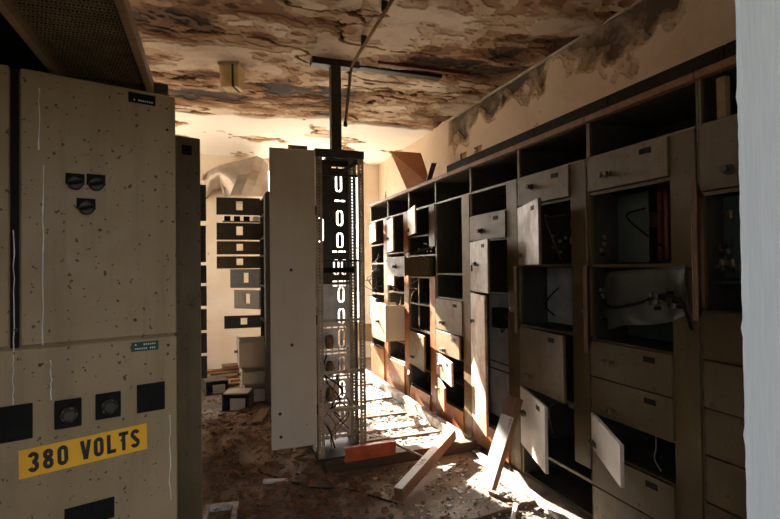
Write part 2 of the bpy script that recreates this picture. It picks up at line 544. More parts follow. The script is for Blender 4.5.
class Unit:
    def __init__(s, x, y, label, group='switchgear cabinets', rz=0.0, mat='olive_steel', inner='inner_steel', trim=True, htop=2.365):
        s.e = empty('switchgear_cabinet', (x, y, 0), rz, label, 'cabinet', group)
        s.mat = mat; s.inner = inner
        e = s.e; P = PITCHY; H = htop - .03
        MB().box((.012, .003, .02), (DEP, .015, H)).build('side_panel', inner, e)
        MB().box((.012, P - .015, .02), (DEP, P - .003, H)).build('side_panel', inner, e)
        MB().box((DEP, .003, .02), (DEP + .012, P - .003, H)).build('back_panel', inner, e)
        MB().box((.012, .003, H), (DEP + .012, P - .003, H + .012)).build('top_panel', inner, e)
        MB().box((.012, .003, 0), (DEP + .012, P - .003, .02)).build('plinth', 'dark_steel', e)
        MB().box((-.004, P - .014, .02), (.012, P - .002, H)).build('upright', mat, e)
        MB().box((-.004, .002, .02), (.012, .012, H)).build('upright', mat, e)
        if trim:
            MB().box((-.03, .002, H), (.012, P - .002, H + .036)).build('top_trim', 'trim_wood', e, .003)
        s.rail(EYE + .625)
    def strip(s, z0, z1, mat=None):
        return MB().box((-.012, .014, z0), (.012, STRIP - .003, z1)).build('filler_strip', mat or s.mat, s.e, .003)
    def rail(s, z, mat=None):
        MB().box((-.002, .016, z - .012), (.012, PITCHY - .016, z + .006)).build('rail', mat or s.mat, s.e)
    def shelf(s, z):
        MB().box((.012, .017, z - .010), (DEP - .001, PITCHY - .017, z)).build('shelf', s.inner, s.e)
    def door(s, z0, z1, a=0.0, mat=None, knob='pair', plate=True, slot=False, kf=(.26, .42), w=DW, tilt=0.0, label=None):
        me = door_mesh(w, z1 - z0 - .008, mat or s.mat, slot)
        d = link('door', me, None, s.e, (-.006, PITCHY - .016, z0 + .004), -R(a))
        if tilt:
            d.rotation_euler = (R(tilt), 0, -R(a))
        if label:
            d['label'] = label
        h = z1 - z0 - .008; t = -.019 if not slot else -.016
        if knob:
            fn = {'pair': knob_pair, 'round': knob_round, 'lever': lever}[knob]
            km = {'pair': 'brass', 'round': 'dark_iron', 'lever': 'dark_iron'}[knob]
            link('knob', shared(knob, fn, km), None, d, (t, -w * kf[0], h * kf[1]))
        if plate:
            link('nameplate', shared('plate', plate_small, 'black_plastic'), None, d, (t, -w * .76, h - min(.045, h * .22)))
        for q in (.12, .78):
            link('hinge', shared('hinge', hinge_m, 'dark_iron'), None, d, (t + .004, .003, h * q))
        return d
    def drawer(s, z0, z1, out, mat=None, sidemat=None):
        y0 = STRIP + .006; y1 = PITCHY - .02; m = mat or s.mat
        f = MB().box((-out - .018, y0, z0 + .004), (-out, y1, z1 - .004)).build('drawer_front', m, s.e, .003)
        MB().box((-out, y0 + .012, z0 + .012), (.30 - out, y0 + .02, z1 - .02)).build('drawer_side', sidemat or m, s.e)
        MB().box((-out, y1 - .02, z0 + .012), (.30 - out, y1 - .012, z1 - .02)).build('drawer_side', sidemat or m, s.e)
        MB().box((-out, y0 + .02, z0 + .012), (.30 - out, y1 - .02, z0 + .018)).build('drawer_bottom', sidemat or m, s.e)
        link('knob', shared('round', knob_round, 'dark_iron'), None, f, (-out - .018, (y0 + y1) / 2, (z0 + z1) / 2))
    def wire(s, pts, r=.005, mat='cable_black'):
        # smooth through points
        P = [Vector(p) for p in pts]; out = []
        for i in range(len(P) - 1):
            a = P[max(i - 1, 0)]; b = P[i]; c = P[i + 1]; d = P[min(i + 2, len(P) - 1)]
            for k in range(6):
                t = k / 6
                out.append(.5 * ((2 * b) + (c - a) * t + (2 * a - 5 * b + 4 * c - d) * t * t + (3 * b - a - 3 * c + d) * t ** 3))
        out.append(P[-1])
        MB().tube(out, r, 6).build('wire', mat, s.e, smooth=True)
    def block(s, p, size, mat='black_plastic', name='terminal_block'):
        a = Vector(p); b = a + Vector(size)
        MB().box(a, b).build(name, mat, s.e, .003)

def Z(r): return EYE + r
Y0 = 1.66
def yk(k): return Y0 + PITCHY * k

# A : beside the doorway
A = Unit(CABX, yk(-1), 'dark olive steel switchgear cabinet standing right behind the white door jamb')
A.strip(.025, Z(.62))
A.door(Z(.32), Z(.62), 0, knob='round', kf=(.25, .25), plate=False)
A.rail(Z(.315)); A.shelf(Z(-.08)); A.rail(Z(-.215))
A.door(Z(-.21), Z(.31), 54, mat='brown_edge', knob=None, plate=False)
MB().box((.10, .30, Z(-.07)), (.11, .68, Z(.30))).build('inner_panel', 'teal_steel', A.e)
MB().box((.02, .60, Z(.64)), (.05, .64, Z(.82))).build('inner_post', 'bar_wood', A.e)
MB().box((.14, .20, Z(.65)), (.15, .58, Z(.82))).build('inner_panel', 'teal_steel', A.e)
for i in range(14):
    y = .60 + random.uniform(-.04, .05); z = Z(random.uniform(-.05, .2))
    A.block((random.uniform(.01, .05), y, z), (.02, .018, random.uniform(.015, .04)), random.choice(['brass', 'chrome', 'black_plastic']), 'fitting')
zs = [-.21, -.43, -.645, -.855, -1.065, -1.275, -1.475]
for i in range(6):
    A.door(Z(zs[i + 1]), Z(zs[i]), 0 if i != 1 else 4, knob='round', kf=(.42, .30), plate=False)
    A.rail(Z(zs[i + 1]))

# B
B = Unit(CABX, yk(0), 'olive switchgear cabinet with a bent panel and loose cable across its middle compartment')
B.strip(Z(-.02), Z(.62)); B.strip(.025, Z(-.03))
B.door(Z(.42), Z(.62), 0, kf=(.27, .40))
B.rail(Z(.415)); B.shelf(Z(.0)); B.rail(Z(-.005)); B.shelf(Z(-.432)); B.rail(Z(-.435))
MB().box((.16, .44, Z(.01)), (.17, .66, Z(.40))).build('inner_panel', 'teal_steel', B.e)
for i in range(6):
    MB().box((.20, .185 + i * .042, Z(.02)), (.225, .207 + i * .042, Z(.39))).build('busbar', 'copper_bus', B.e)
for i in range(9):
    B.block((.03, .645 + random.uniform(-.02, .02), Z(.02 + random.uniform(0, .12))), (.02, .02, random.uniform(.012, .03)), random.choice(['brass', 'chrome', 'black_plastic']), 'fitting')
B.door(Z(-.43), Z(-.0), 44, mat='brown_edge', knob='pair', plate=False)
MB().box((.22, .18, Z(-.42)), (.23, .66, Z(-.02))).build('inner_panel', 'teal_steel', B.e)
# the bent panel
def bent_panel(parent):
    m = MB(); nu, nv = 18, 10; pts = []; fs = []
    for s_ in (0, 1):
        for i in range(nu + 1):
            for j in range(nv + 1):
                u = i / nu; v = j / nv
                y = .655 - .645 * u
                z0 = -.385 + .150 * u; z1 = -.045 + .035 * u
                z = z0 + (z1 - z0) * v + .012 * math.sin(u * 7) * (1 - v)
                x = .06 - .14 * u ** .8 - .05 * math.sin(PI * v) * (1 - u) + .02 * math.sin(u * 9 + v * 3) + (.045 if abs(u - .75) < .12 else 0) * (1 - abs(u - .75) / .12 if abs(u - .75) < .12 else 0)
                pts.append((x + s_ * .006, y, Z(z)))
    n = (nu + 1) * (nv + 1)
    def id_(s_, i, j): return s_ * n + i * (nv + 1) + j
    for i in range(nu):
        for j in range(nv):
            fs.append((id_(0, i, j), id_(0, i, j + 1), id_(0, i + 1, j + 1), id_(0, i + 1, j)))
            fs.append((id_(1, i, j), id_(1, i + 1, j), id_(1, i + 1, j + 1), id_(1, i, j + 1)))
    for i in range(nu):
        for j in (0, nv):
            fs.append((id_(0, i, j), id_(0, i + 1, j), id_(1, i + 1, j), id_(1, i, j)))
    for j in range(nv):
        for i in (0, nu):
            fs.append((id_(0, i, j), id_(1, i, j), id_(1, i, j + 1), id_(0, i, j + 1)))
    m.verts(pts, fs)
    o = m.build('bent_panel', 'pale_teal', parent, smooth=True)
    o['label'] = 'crumpled grey-green metal panel with a cable across it'
    return o
paint('pale_teal', (.125, .125, .100), (.085, .088, .072), speck=.70, rust_lo=.60, rust_hi=.7, rough=.45, streak=.35)
bent_panel(B.e)
B.wire([(-.005, .60, Z(-.22)), (-.055, .48, Z(-.235)), (-.075, .30, Z(-.20)), (-.10, .15, Z(-.155)), (-.12, .05, Z(-.15)), (-.115, .005, Z(-.19)), (-.06, .012, Z(-.30))], .007)
for i in range(16):
    B.block((-.105 + random.uniform(-.01, .01), .12 + random.uniform(-.08, .09), Z(-.19 + random.uniform(-.035, .035))), (.03, .02, random.uniform(.015, .03)), random.choice(['brass', 'chrome', 'black_plastic', 'black_plastic']), 'terminal_block')
for i in range(8):
    B.block((-.02, .60 + random.uniform(-.02, .02), Z(-.24 + random.uniform(-.09, .09))), (.03, .018, .02), random.choice(['brass', 'chrome', 'black_plastic']), 'terminal_block')
B.door(Z(-.645), Z(-.435), 0, kf=(.26, .48)); B.rail(Z(-.645))
B.door(Z(-.855), Z(-.645), 0, kf=(.28, .22)); B.rail(Z(-.855))
B.door(Z(-1.065), Z(-.855), 28, mat='pale_steel', kf=(.12, .2), plate=False, label='pale door standing ajar')
B.shelf(Z(-1.065)); B.rail(Z(-1.065))
B.wire([(.03, .30, Z(-.86)), (.02, .29, Z(-.93)), (.03, .31, Z(-1.0)), (.04, .28, Z(-1.05))], .004, 'chrome')
B.door(Z(-1.275), Z(-1.065), 0, knob=None); B.rail(Z(-1.275))
B.door(Z(-1.475), Z(-1.275), 0, knob=None, plate=False)

# C
C = Unit(CABX, yk(1), 'olive switchgear cabinet with a short painted timber leaning on its base')
C.strip(.30, Z(.62))
C.door(Z(.42), Z(.62), 0, knob='round', kf=(.30, .60)); C.rail(Z(.415))
C.door(Z(.0), Z(.415), 21, mat='tan_door', kf=(.12, .16))
C.shelf(Z(.0)); C.rail(Z(.0)); C.rail(Z(-.425)); C.shelf(Z(-.42))
MB().box((.20, .18, Z(-.41)), (.21, .67, Z(-.02))).build('inner_panel', 'plate_grey', C.e)
C.door(Z(-.42), Z(-.0), 37, mat='tan_door', kf=(.9, .35), plate=False)
C.door(Z(-.85), Z(-.43), 6, kf=(.25, .22)); C.rail(Z(-.855)); C.shelf(Z(-.855))
C.door(Z(-1.27), Z(-.855), 19, mat='pale_steel', kf=(.2, .6), label='pale door standing ajar')
C.rail(Z(-1.275)); C.shelf(Z(-1.27))
for i in range(5):
    C.block((.05, .3 + random.uniform(-.12, .2), Z(.1 + random.uniform(-.05, .15))), (.02, .015, .02), random.choice(['chrome', 'brass']), 'fitting')

# D
D = Unit(CABX, yk(2), 'switchgear cabinet with a very tall narrow door hanging ajar below its middle')
D.strip(.025, Z(.62))
D.rail(Z(.42))
D.door(Z(.21), Z(.42), 0, knob='round', kf=(.35, .35)); D.rail(Z(.21))
D.door(Z(-.21), Z(.205), 15, mat='tan_door', knob='lever', kf=(.35, .55)); D.rail(Z(-.21)); D.shelf(Z(-.205))
paint('rusty_pale', (.50, .44, .37), (.40, .25, .12), rust=(.30, .10, .018), rust_lo=.47, rust_hi=.60, speck=.68, rough=.5, streak=.3)
D.door(Z(-1.27), Z(-.22), 18, mat='rusty_pale', knob='pair', kf=(.2, .78), plate=False, label='tall pale door streaked with rust')
MB().box((.14, .18, Z(-1.25)), (.15, .67, Z(-.22))).build('inner_panel', 'plate_grey', D.e)
D.block((.06, .38, Z(-.50)), (.08, .12, .16)); D.block((.06, .22, Z(-.50)), (.06, .05, .10))
for z in (-.78, -.84):
    MB().tube([(.08, .18, Z(z)), (.08, .66, Z(z))], .007).build('rod', 'dark_iron', D.e)
D.wire([(.06, .26, Z(-.42)), (.03, .3, Z(-.52)), (.05, .34, Z(-.45))], .005)
D.rail(Z(-1.275)); D.door(Z(-1.475), Z(-1.275), 0, mat='rusty_steel', knob=None, plate=False)

# E
E_ = Unit(CABX, yk(3), 'switchgear cabinet with a black empty upper half and four stained small doors below')
E_.strip(.025, Z(.62), 'tan_door')
E_.rail(Z(-.07)); E_.shelf(Z(-.07)); E_.rail(Z(-.30)); E_.shelf(Z(-.30))
E_.door(Z(-.61), Z(-.31), 0, mat='tan_door', kf=(.3, .25)); E_.rail(Z(-.615))
E_.door(Z(-.83), Z(-.62), 3, mat='tan_door', kf=(.35, .2)); E_.rail(Z(-.835)); E_.shelf(Z(-.84))
E_.door(Z(-1.06), Z(-.84), 11, mat='rusty_pale', kf=(.35, .6)); E_.shelf(Z(-1.06))
E_.door(Z(-1.275), Z(-1.06), 18, mat='rusty_steel', kf=(.35, .6), plate=False); E_.rail(Z(-1.275))
E_.door(Z(-1.475), Z(-1.275), 0, mat='rusty_steel', knob=None, plate=False)

# F
F = Unit(CABX, yk(4), 'switchgear cabinet with a drawer pulled far out at mid height')
F.strip(Z(.2), Z(.62)); F.strip(.025, Z(-.1), 'rusty_steel')
F.door(Z(.34), Z(.63), 14, mat='cream_lit_steel', knob='round', kf=(.2, .2), plate=False)
F.rail(Z(.33)); F.shelf(Z(.12)); F.rail(Z(.12))
F.drawer(Z(-.10), Z(.11), .26); F.shelf(Z(-.11)); F.rail(Z(-.11))
for z in (-.40, -.68):
    F.shelf(Z(z)); F.rail(Z(z))
MB().box((.02, .50, Z(-.67)), (.03, .52, Z(-.12))).build('inner_post', 'tan_door', F.e)
F.door(Z(-1.07), Z(-.70), 6, mat='tan_door', kf=(.3, .25)); F.rail(Z(-1.075)); F.shelf(Z(-1.08))
F.door(Z(-1.30), Z(-1.08), 24, mat='tan_door', knob=None, plate=False); F.rail(Z(-1.30))
F.door(Z(-1.475), Z(-1.30), 0, mat='rusty_steel', knob=None, plate=False)
for i in range(6):
    F.block((.04, .3 + random.uniform(-.1, .25), Z(.14 + random.uniform(0, .1))), (.02, .02, .02), random.choice(['chrome', 'brass', 'label_white']), 'fitting')

# G
G = Unit(CABX, yk(5), 'switchgear cabinet with a deep box drawer pulled out low beside a tilted door', mat='tan_door')
G.strip(.025, Z(.62), 'rusty_steel')
G.door(Z(.18), Z(.58), 12, mat='cream_lit_steel', knob='round', plate=False)
G.rail(Z(.17)); G.shelf(Z(.0)); G.rail(Z(.0))
G.door(Z(-.22), Z(-.01), 12, mat='cream_lit_steel', knob=None, plate=False); G.shelf(Z(-.3)); G.rail(Z(-.3))
G.drawer(Z(-.86), Z(-.42), .22, 'cream_lit_steel', 'grey_steel')  # cream front against grey side: light put into the colours
G.shelf(Z(-.88)); G.rail(Z(-.88)); G.rail(Z(-1.12)); G.shelf(Z(-1.12))
G.door(Z(-1.475), Z(-1.13), 0, mat='rusty_steel', knob=None, plate=False)
# H
Hc = Unit(CABX, yk(6), 'farthest switchgear cabinet with tangled wires and a crooked lit door', mat='tan_door')
Hc.strip(.025, Z(.62), 'rusty_steel')
Hc.door(Z(.33), Z(.58), 10, mat='cream_lit_steel', knob=None, plate=False)
Hc.rail(Z(.3)); Hc.shelf(Z(.05)); Hc.rail(Z(.05)); Hc.shelf(Z(-.35)); Hc.rail(Z(-.35))
Hc.door(Z(-.70), Z(-.40), 12, mat='cream_lit_steel', knob=None, plate=False)
Hc.door(Z(-1.03), Z(-.78), 62, mat='cream_lit_steel', knob='lever', plate=False, tilt=-8)
Hc.shelf(Z(-1.05)); Hc.rail(Z(-1.05)); Hc.door(Z(-1.475), Z(-1.06), 0, mat='rusty_steel', knob=None, plate=False)
for U_, n in ((Hc, 7), (G, 6), (F, 3)):
    for i in range(n):
        z = Z(random.uniform(-.35, .25)); y = random.uniform(.2, .6)
        pts = [(.05, y, z)]
        for k in range(4):
            pts.append((random.uniform(-.14, .02), y + random.uniform(-.12, .12), z - .06 * (k + 1) + random.uniform(-.05, .05)))
        U_.wire(pts, .004, random.choice(['cable_black', 'cable_black', 'cable_tan']))

# gutted gear left inside the open compartments
rg = random.Random(21)
for U_, spans in ((B, ((.02, .36),)), (C, ((.02, .36), (-.40, -.1), (-1.25, -.95))), (D, ((.44, .58), (-.6, -.3), (-1.2, -.7))), (E_, ((.0, .55), (-.28, -.1), (-1.2, -.9))),
                  (F, ((.14, .5), (-.38, -.14), (-.66, -.42), (-1.28, -1.1))), (G, ((.2, .55), (-.28, -.05), (-1.1, -.9))), (Hc, ((.07, .5), (-.33, 0), (-1.0, -.8))), (A, ((-.05, .28),))):
    for za, zb in spans:
        for i in range(4):
            hh = rg.uniform(.04, min(.14, (zb - za) * .7)); yy = rg.uniform(.19, .56); zz = Z(rg.uniform(za, zb - hh))
            xx = rg.uniform(.25, .42)
            U_.block((xx, yy, zz), (DEP - xx - .002, rg.uniform(.04, .10), hh), rg.choice(['teal_steel', 'dark_iron', 'brown_piece', 'plate_grey', 'brass']), 'relay')
        y = rg.uniform(.25, .6); zc_ = Z(rg.uniform(za, zb)); zt = Z(zb)
        U_.wire([(.30, y, zt), (.16, y + rg.uniform(-.08, .08), (zt + zc_) / 2), (.10, y + rg.uniform(-.1, .1), zc_), (.24, y + rg.uniform(-.1, .1), Z(za) + .02)], .005, rg.choice(['cable_black', 'cable_tan']))
# long black boxes making the dark band on top of the cabinets
t = empty('dark_band', (CABX + .22, yk(-1), 2.383), 0, 'long run of black boxes lying on top of the switchgear cabinets', 'box_band')
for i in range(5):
    MB().box((0, i * .75, 0), (.26, i * .75 + .745, .165)).build('band_section', 'band_black', t, .004)
# lid board raised on top, torn strip
lid = MB().box((-.012, 0, 0), (.012, .60, .46))
me = lid.mesh('lid', .003)
lo = link('plywood_lid', me, 'board_brown', None, (CABX + .05, 4.72, 2.392))
p00 = on_plane(407, 185, (0, 5.1, 0), (0, 1, 0))
def quad_slab(name, P, t, mat):
    P = [Vector(p) for p in P]; n = (P[1] - P[0]).cross(P[3] - P[0]).normalized() * t
    o = P[0].copy(); Q = [p - o for p in P]
    m = MB().verts([*Q, *[p + n for p in Q]], [(0, 1, 2, 3), (7, 6, 5, 4), (0, 4, 5, 1), (1, 5, 6, 2), (2, 6, 7, 3), (3, 7, 4, 0)])
    x = m.build(name, mat, None, .002); x.location = o
    return x
bpy.data.objects.remove(lo)
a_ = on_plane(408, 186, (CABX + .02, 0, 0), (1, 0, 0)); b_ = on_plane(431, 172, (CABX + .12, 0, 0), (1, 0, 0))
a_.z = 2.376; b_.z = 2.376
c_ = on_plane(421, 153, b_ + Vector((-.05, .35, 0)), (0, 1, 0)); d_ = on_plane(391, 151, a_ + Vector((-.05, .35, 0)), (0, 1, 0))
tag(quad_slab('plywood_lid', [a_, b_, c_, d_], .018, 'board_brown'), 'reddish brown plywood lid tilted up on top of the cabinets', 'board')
s0 = Vector((CABX - .0, 4.66, 2.381)); s1 = Vector((CABX - .06, 4.40, 2.50))
m = MB().bar((0, 0, 0), s1 - s0, .05, .008); o = m.build('torn_strip', 'dark_iron'); o.location = s0
tag(o, 'torn dark metal strip sticking up beside the plywood lid', 'strip')

# ------------------------------------------------------------------ front-left cabinets
ANG = math.atan2(.158, .475)
def left_cab(right_edge, w, dep, h, label):
    e = empty('control_cabinet', (right_edge[0], right_edge[1], 0), ANG, label, 'cabinet')
    return e
LC = left_cab((-.136, 2.18), 1.0, .5, 2.2, 'large beige control cabinet carrying the yellow 380 volts sign')
ux = Vector((math.cos(ANG), math.sin(ANG), 0)); uy = Vector((-math.sin(ANG), math.cos(ANG), 0))
LO = Vector((-.136, 2.18, 0))
def lf(px, py):
    p = on_plane(px, py, LO - uy * .02, uy) - LO
    return p.dot(ux), p.z
WXL = 1.0
zseam = lf(100, 341)[1]
xs = lf(20, 250)[0]
ztop = lf(150, 92)[1]
MB().box((-WXL, .0, .06), (-.004, .50, ztop - .01)).build('body', 'beige_steel', LC, .004)
MB().box((-WXL + .02, .03, 0), (-.03, .48, .06)).build('plinth', 'dark_steel', LC)
def fpanel(x0, z0, x1, z1, name):
    m = MB().box((x0, -.020, z0), (x1, -.001, z1))
    return m.build(name, 'beige_steel', LC, .005)
fpanel(xs, zseam + .004, 0, ztop, 'door')
fpanel(-WXL, zseam + .004, xs - .028, ztop, 'door')
fpanel(-WXL, .07, 0, zseam - .004, 'lower_panel')
MB().box((xs - .026, -.008, zseam), (xs - .002, -.0005, ztop - .01)).build('seam_gasket', 'black_plastic', LC)
def fbox(px0, py0, px1, py1, name, mat, t=.004, parent=LC, bevel=.001, y=-.020):
    x0, z1 = lf(px0, (py0 + py0) / 2); x1, z0 = lf(px1, py1)
    xa, za = lf(px0, py0); xb, zb = lf(px1, py1)
    return MB().box((xa, y - t, zb), (xb, y - .0002, za)).build(name, mat, parent, bevel)
def fquad(pix, name, mat, t=.004, y=-.020):
    P = [lf(*p) for p in pix]
    m = MB().verts([(x, y - t, z) for x, z in P] + [(x, y - .0002, z) for x, z in P],
                   [(0, 1, 2, 3), (7, 6, 5, 4), (0, 4, 5, 1), (1, 5, 6, 2), (2, 6, 7, 3), (3, 7, 4, 0)])
    return m.build(name, mat, LC)
# plates as true rectangles in the face: from centre pixel and size in metres
def fplate(cx, cy, w, h, name, mat, t=.004, y=-.020, parent=LC):
    x, z = lf(cx, cy)
    return MB().box((x - w / 2, y - t, z - h / 2), (x + w / 2, y - .0002, z + h / 2)).build(name, mat, parent, min(.002, t * .3))
def scale_at(px, py):
    x0, z0 = lf(px - 1, py); x1, z1 = lf(px + 1, py); _, z2 = lf(px, py - 1); _, z3 = lf(px, py + 1)
    return (x1 - x0) / 2, (z2 - z3) / 2
def fpix(cx, cy, wpx, hpx, name, mat, **kw):
    sx, sz = scale_at(cx, cy)
    return fplate(cx, cy, wpx * sx, hpx * sz, name, mat, **kw)
np1 = fpix(142, 99, 27, 10, 'nameplate', 'black_plastic'); np1['label'] = 'small black engraved nameplate'
np2 = fpix(145, 346, 27, 9, 'nameplate', 'green_plate'); np2['label'] = 'small dark green engraved nameplate'
def strokes(plate, cx, cy, wpx, rows, n):
    sx, sz = scale_at(cx, cy); m = MB()
    x, z = lf(cx, cy)
    for r_ in rows:
        for i in range(n):
            if random.random() < .2: continue
            xx = x - wpx * sx / 2 + wpx * sx * (i + .2) / n
            m.box((xx, -.0252, z + r_ * sz - .0028), (xx + wpx * sx / n * .62, -.0241, z + r_ * sz + .0028))
    m.build('engraving', 'letter_white', plate)
strokes(np2, 145, 346, 21, (2.0, -2.0), 10)
strokes(np1, 143, 100, 20, (-1.5,), 9)
def selector(cx, cy, rpx=7):
    sx, sz = scale_at(cx, cy); r = rpx * sz
    x, z = lf(cx, cy)
    b = MB().box((-r * 1.15, -.006, -r * .2), (r * 1.15, -.0002, r * 1.35)).build('switch_plate', 'black_plastic', LC, .001, loc=(x, -.020, z))
    MB().lathe([(r, 0), (r, .010), (r * .85, .013), (r * .85, .006), (r * .6, .006)], 18, T(0, -.004, 0) @ RX(PI / 2)).build('switch_ring', 'dark_iron', b, smooth=False)
    MB().box((-r * .75, -.030, -r * .18), (r * .75, -.009, r * .22), RY(R(-15))).build('switch_knob', 'black_plastic', b, .002)
selector(75, 183); selector(96, 184); selector(86, 208)
def rotary(cx, cy, wpx, hpx):
    o = fpix(cx, cy, wpx, hpx, 'meter_case', 'black_plastic', t=.012)
    x, z = lf(cx, cy); sx, sz = scale_at(cx, cy); r = 8 * sz
    MB().lathe([(r, 0), (r * .95, .02), (r * .6, .028), (r * .6, .035)], 16, T(x, -.032, z) @ RX(PI / 2)).build('meter_knob', 'dark_iron', o)
    for a in range(5):
        MB().lathe([(.005, 0), (.005, .006)], 8, T(x + r * .75 * math.cos(a * 1.26), -.050, z + r * .75 * math.sin(a * 1.26)) @ RX(PI / 2)).build('screw', 'brass', o)
rotary(68, 413, 27, 28); rotary(108, 405, 25, 25)
fpix(15, 423, 36, 36, 'panel_window', 'black_plastic')
fpix(151, 397, 28, 28, 'panel_window', 'black_plastic')
fpix(90, 513, 50, 21, 'panel_window', 'black_plastic')
for q in ((100, 230), (16, 330), (167, 130), (135, 320), (168, 345), (40, 365), (122, 440)):
    x, z = lf(*q)
    MB().lathe([(.006, 0), (.006, .003)], 8, T(x, -.020, z) @ RX(PI / 2)).build('bolt', 'dark_iron', LC)
# the sign: a stuck-on plate, slightly out of level
P = [lf(18, 451), lf(146.5, 423), lf(147, 448), lf(19, 479.5)]
so = fquad([(18.5, 451), (146.5, 423), (147, 448.5), (19, 479.5)], 'voltage_sign', 'sign_yellow', t=.002)
so['label'] = 'amber yellow sign with black letters 380 VOLTS'
def arc(cx, cy, rx, ry, a0, a1, n=12):
    return [(cx + rx * math.cos(R(a0 + (a1 - a0) * i / n)), cy + ry * math.sin(R(a0 + (a1 - a0) * i / n))) for i in range(n + 1)]
SW = .20                      # stroke width for capitals one unit high, .52 wide
h_ = SW / 2; w_ = .52
lo_ = w_ - h_
GL = {
    '3': [arc(w_ / 2, .72, w_ / 2 - h_, .28 - h_, 165, -75) + arc(w_ / 2, .29, w_ / 2 - h_, .29 - h_, 75, -165)],
    '8': [arc(w_ / 2, .735, w_ / 2 - h_ - .01, .265 - h_, 0, 360, 20), arc(w_ / 2, .285, w_ / 2 - h_, .285 - h_, 0, 360, 20)],
    '0': [arc(w_ / 2, .74, w_ / 2 - h_, .26 - h_, 0, 180) + arc(w_ / 2, .26, w_ / 2 - h_, .26 - h_, 180, 360) + [(lo_, .74)]],
    'V': [[(h_ - .01, 1), (w_ / 2 + .01, .02)], [(w_ - h_ + .05, 1), (w_ / 2 + .03, .02)]],
    'L': [[(h_, 1), (h_, 0)], [(0, h_), (w_ - .04, h_)]],
    'T': [[(w_ / 2, 1), (w_ / 2, 0)], [(0, 1 - h_), (w_, 1 - h_)]],
    'S': [arc(w_ / 2, .73, w_ / 2 - h_, .27 - h_, 15, 255) + arc(w_ / 2, .27, w_ / 2 - h_, .27 - h_, 75, -165)],
}
GL['O'] = GL['0']
strokes2d = []; cx_ = 0
for ch in '380 VOLTS':
    if ch == ' ':
        cx_ += .42; continue
    strokes2d.append([[(x + cx_, y) for x, y in pl] for pl in GL[ch]])
    cx_ += (w_ + .17) if ch not in 'LT' else (w_ + .12)
TW = cx_ - .17
def to_sign(x, y):
    s_ = x / TW * .875 + .062; t_ = y * .72 + .14
    q = Vector(P[3]).lerp(Vector(P[2]), s_).lerp(Vector(P[0]).lerp(Vector(P[1]), s_), t_)
    return (q.x, -.0226, q.y)
for glyph in strokes2d:
    lm = MB()
    for pl in glyph:
        n_ = len(pl); L_ = []; R_ = []
        for i in range(n_):
            a = Vector(pl[max(i - 1, 0)]); b = Vector(pl[min(i + 1, n_ - 1)]); d = (b - a).normalized()
            nn = Vector((-d.y, d.x)) * SW / 2; c = Vector(pl[i])
            L_.append(to_sign(*(c + nn))); R_.append(to_sign(*(c - nn)))
        lm.verts(L_ + R_, [(i, n_ + i, n_ + i + 1, i + 1) for i in range(n_ - 1)])
    lm.build('letter', 'sign_black', so)
# pale drips run down the paint
for px, ya, yb in ((39, 88, 150), (43, 165, 345), (13, 355, 405), (51, 360, 400), (170, 415, 500), (14, 230, 352)):
    P_ = [lf(px + random.uniform(-.8, .8), ya + (yb - ya) * i / 10) for i in range(11)]
    dm_ = MB(); wv = .0022
    pts = [(x - wv * random.uniform(.3, 1.2), -.0206, z) for x, z in P_] + [(x + wv * random.uniform(.3, 1.2), -.0206, z) for x, z in P_]
    dm_.verts(pts, [(i, i + 1, 12 + i, 11 + i) for i in range(10)])
    dm_.build('paint_drip', 'letter_white', LC)

# second cabinet behind it
L2 = empty('control_cabinet', (-.055, 2.81, 0), ANG, 'dark brown control cabinet tucked behind the beige one with the sign', 'cabinet')
MB().box((-.62, 0, .05), (-.003, .40, 2.17)).build('body', 'olive_steel', L2, .004)
MB().box((-.60, .02, 0), (-.03, .38, .05)).build('plinth', 'dark_steel', L2)
MB().box((-.62, -.02, .06), (0, -.001, 2.185)).build('door', 'olive_steel', L2, .005)
MB().box((-.095, -.024, 2.09), (-.045, -.0202, 2.14)).build('nameplate', 'black_plastic', L2)
MB().lathe([(.008, 0), (.008, .004)], 8, T(-.02, -.02, 2.0) @ RX(PI / 2)).build('bolt', 'dark_iron', L2)

# mesh canopy over the front-left cabinets
MC = empty('mesh_canopy', (0, 0, 2.27), 0, 'dark wire mesh tray with wooden bars over the beige cabinet', 'canopy')
xr, xl = -.245, -.575; y0c, y1c = YF1 + .005, 2.42
MB().box((-1.6, y0c, .06), (xr, y1c, .07)).build('black_backing', 'backing_black', MC)  # black sheet put in for the darkness above the mesh
MB().box((-1.6, y1c + .026, -.06), (xr, y1c + .04, .09)).build('black_end_sheet', 'backing_black', MC)  # black sheet added to darken the bright gap over the cabinet
MB().bar((xr, y0c, .03), (xr, y1c, .03), .028, .05).build('edge_bar', 'bar_wood', MC, .002)
MB().bar((xl, y0c, .03), (xl, y1c, .03), .028, .05).build('edge_bar', 'bar_wood', MC, .002)
MB().bar((-1.6, y1c, .03), (xr + .07, y1c, .03), .05, .04).build('end_bar', 'dark_steel', MC, .002)
m = MB(); n = 0
for i in range(26):
    x = xl + .02 + (xr - xl - .04) * i / 25
    pts = [(x + .004 * (1 if j % 2 else -1), y0c + (y1c - y0c - .03) * j / 90, .032 + .004 * ((i + j) % 2)) for j in range(91)]
    m.tube(pts, .0022, 4)
for j in range(90):
    y = y0c + .01 + (y1c - y0c - .05) * j / 90
    m.tube([(xl + .015, y, .034), (xr - .015, y, .034)], .0022, 4)
mo = m.build('wire_mesh', 'mesh_dark', MC); mo['kind'] = 'stuff'

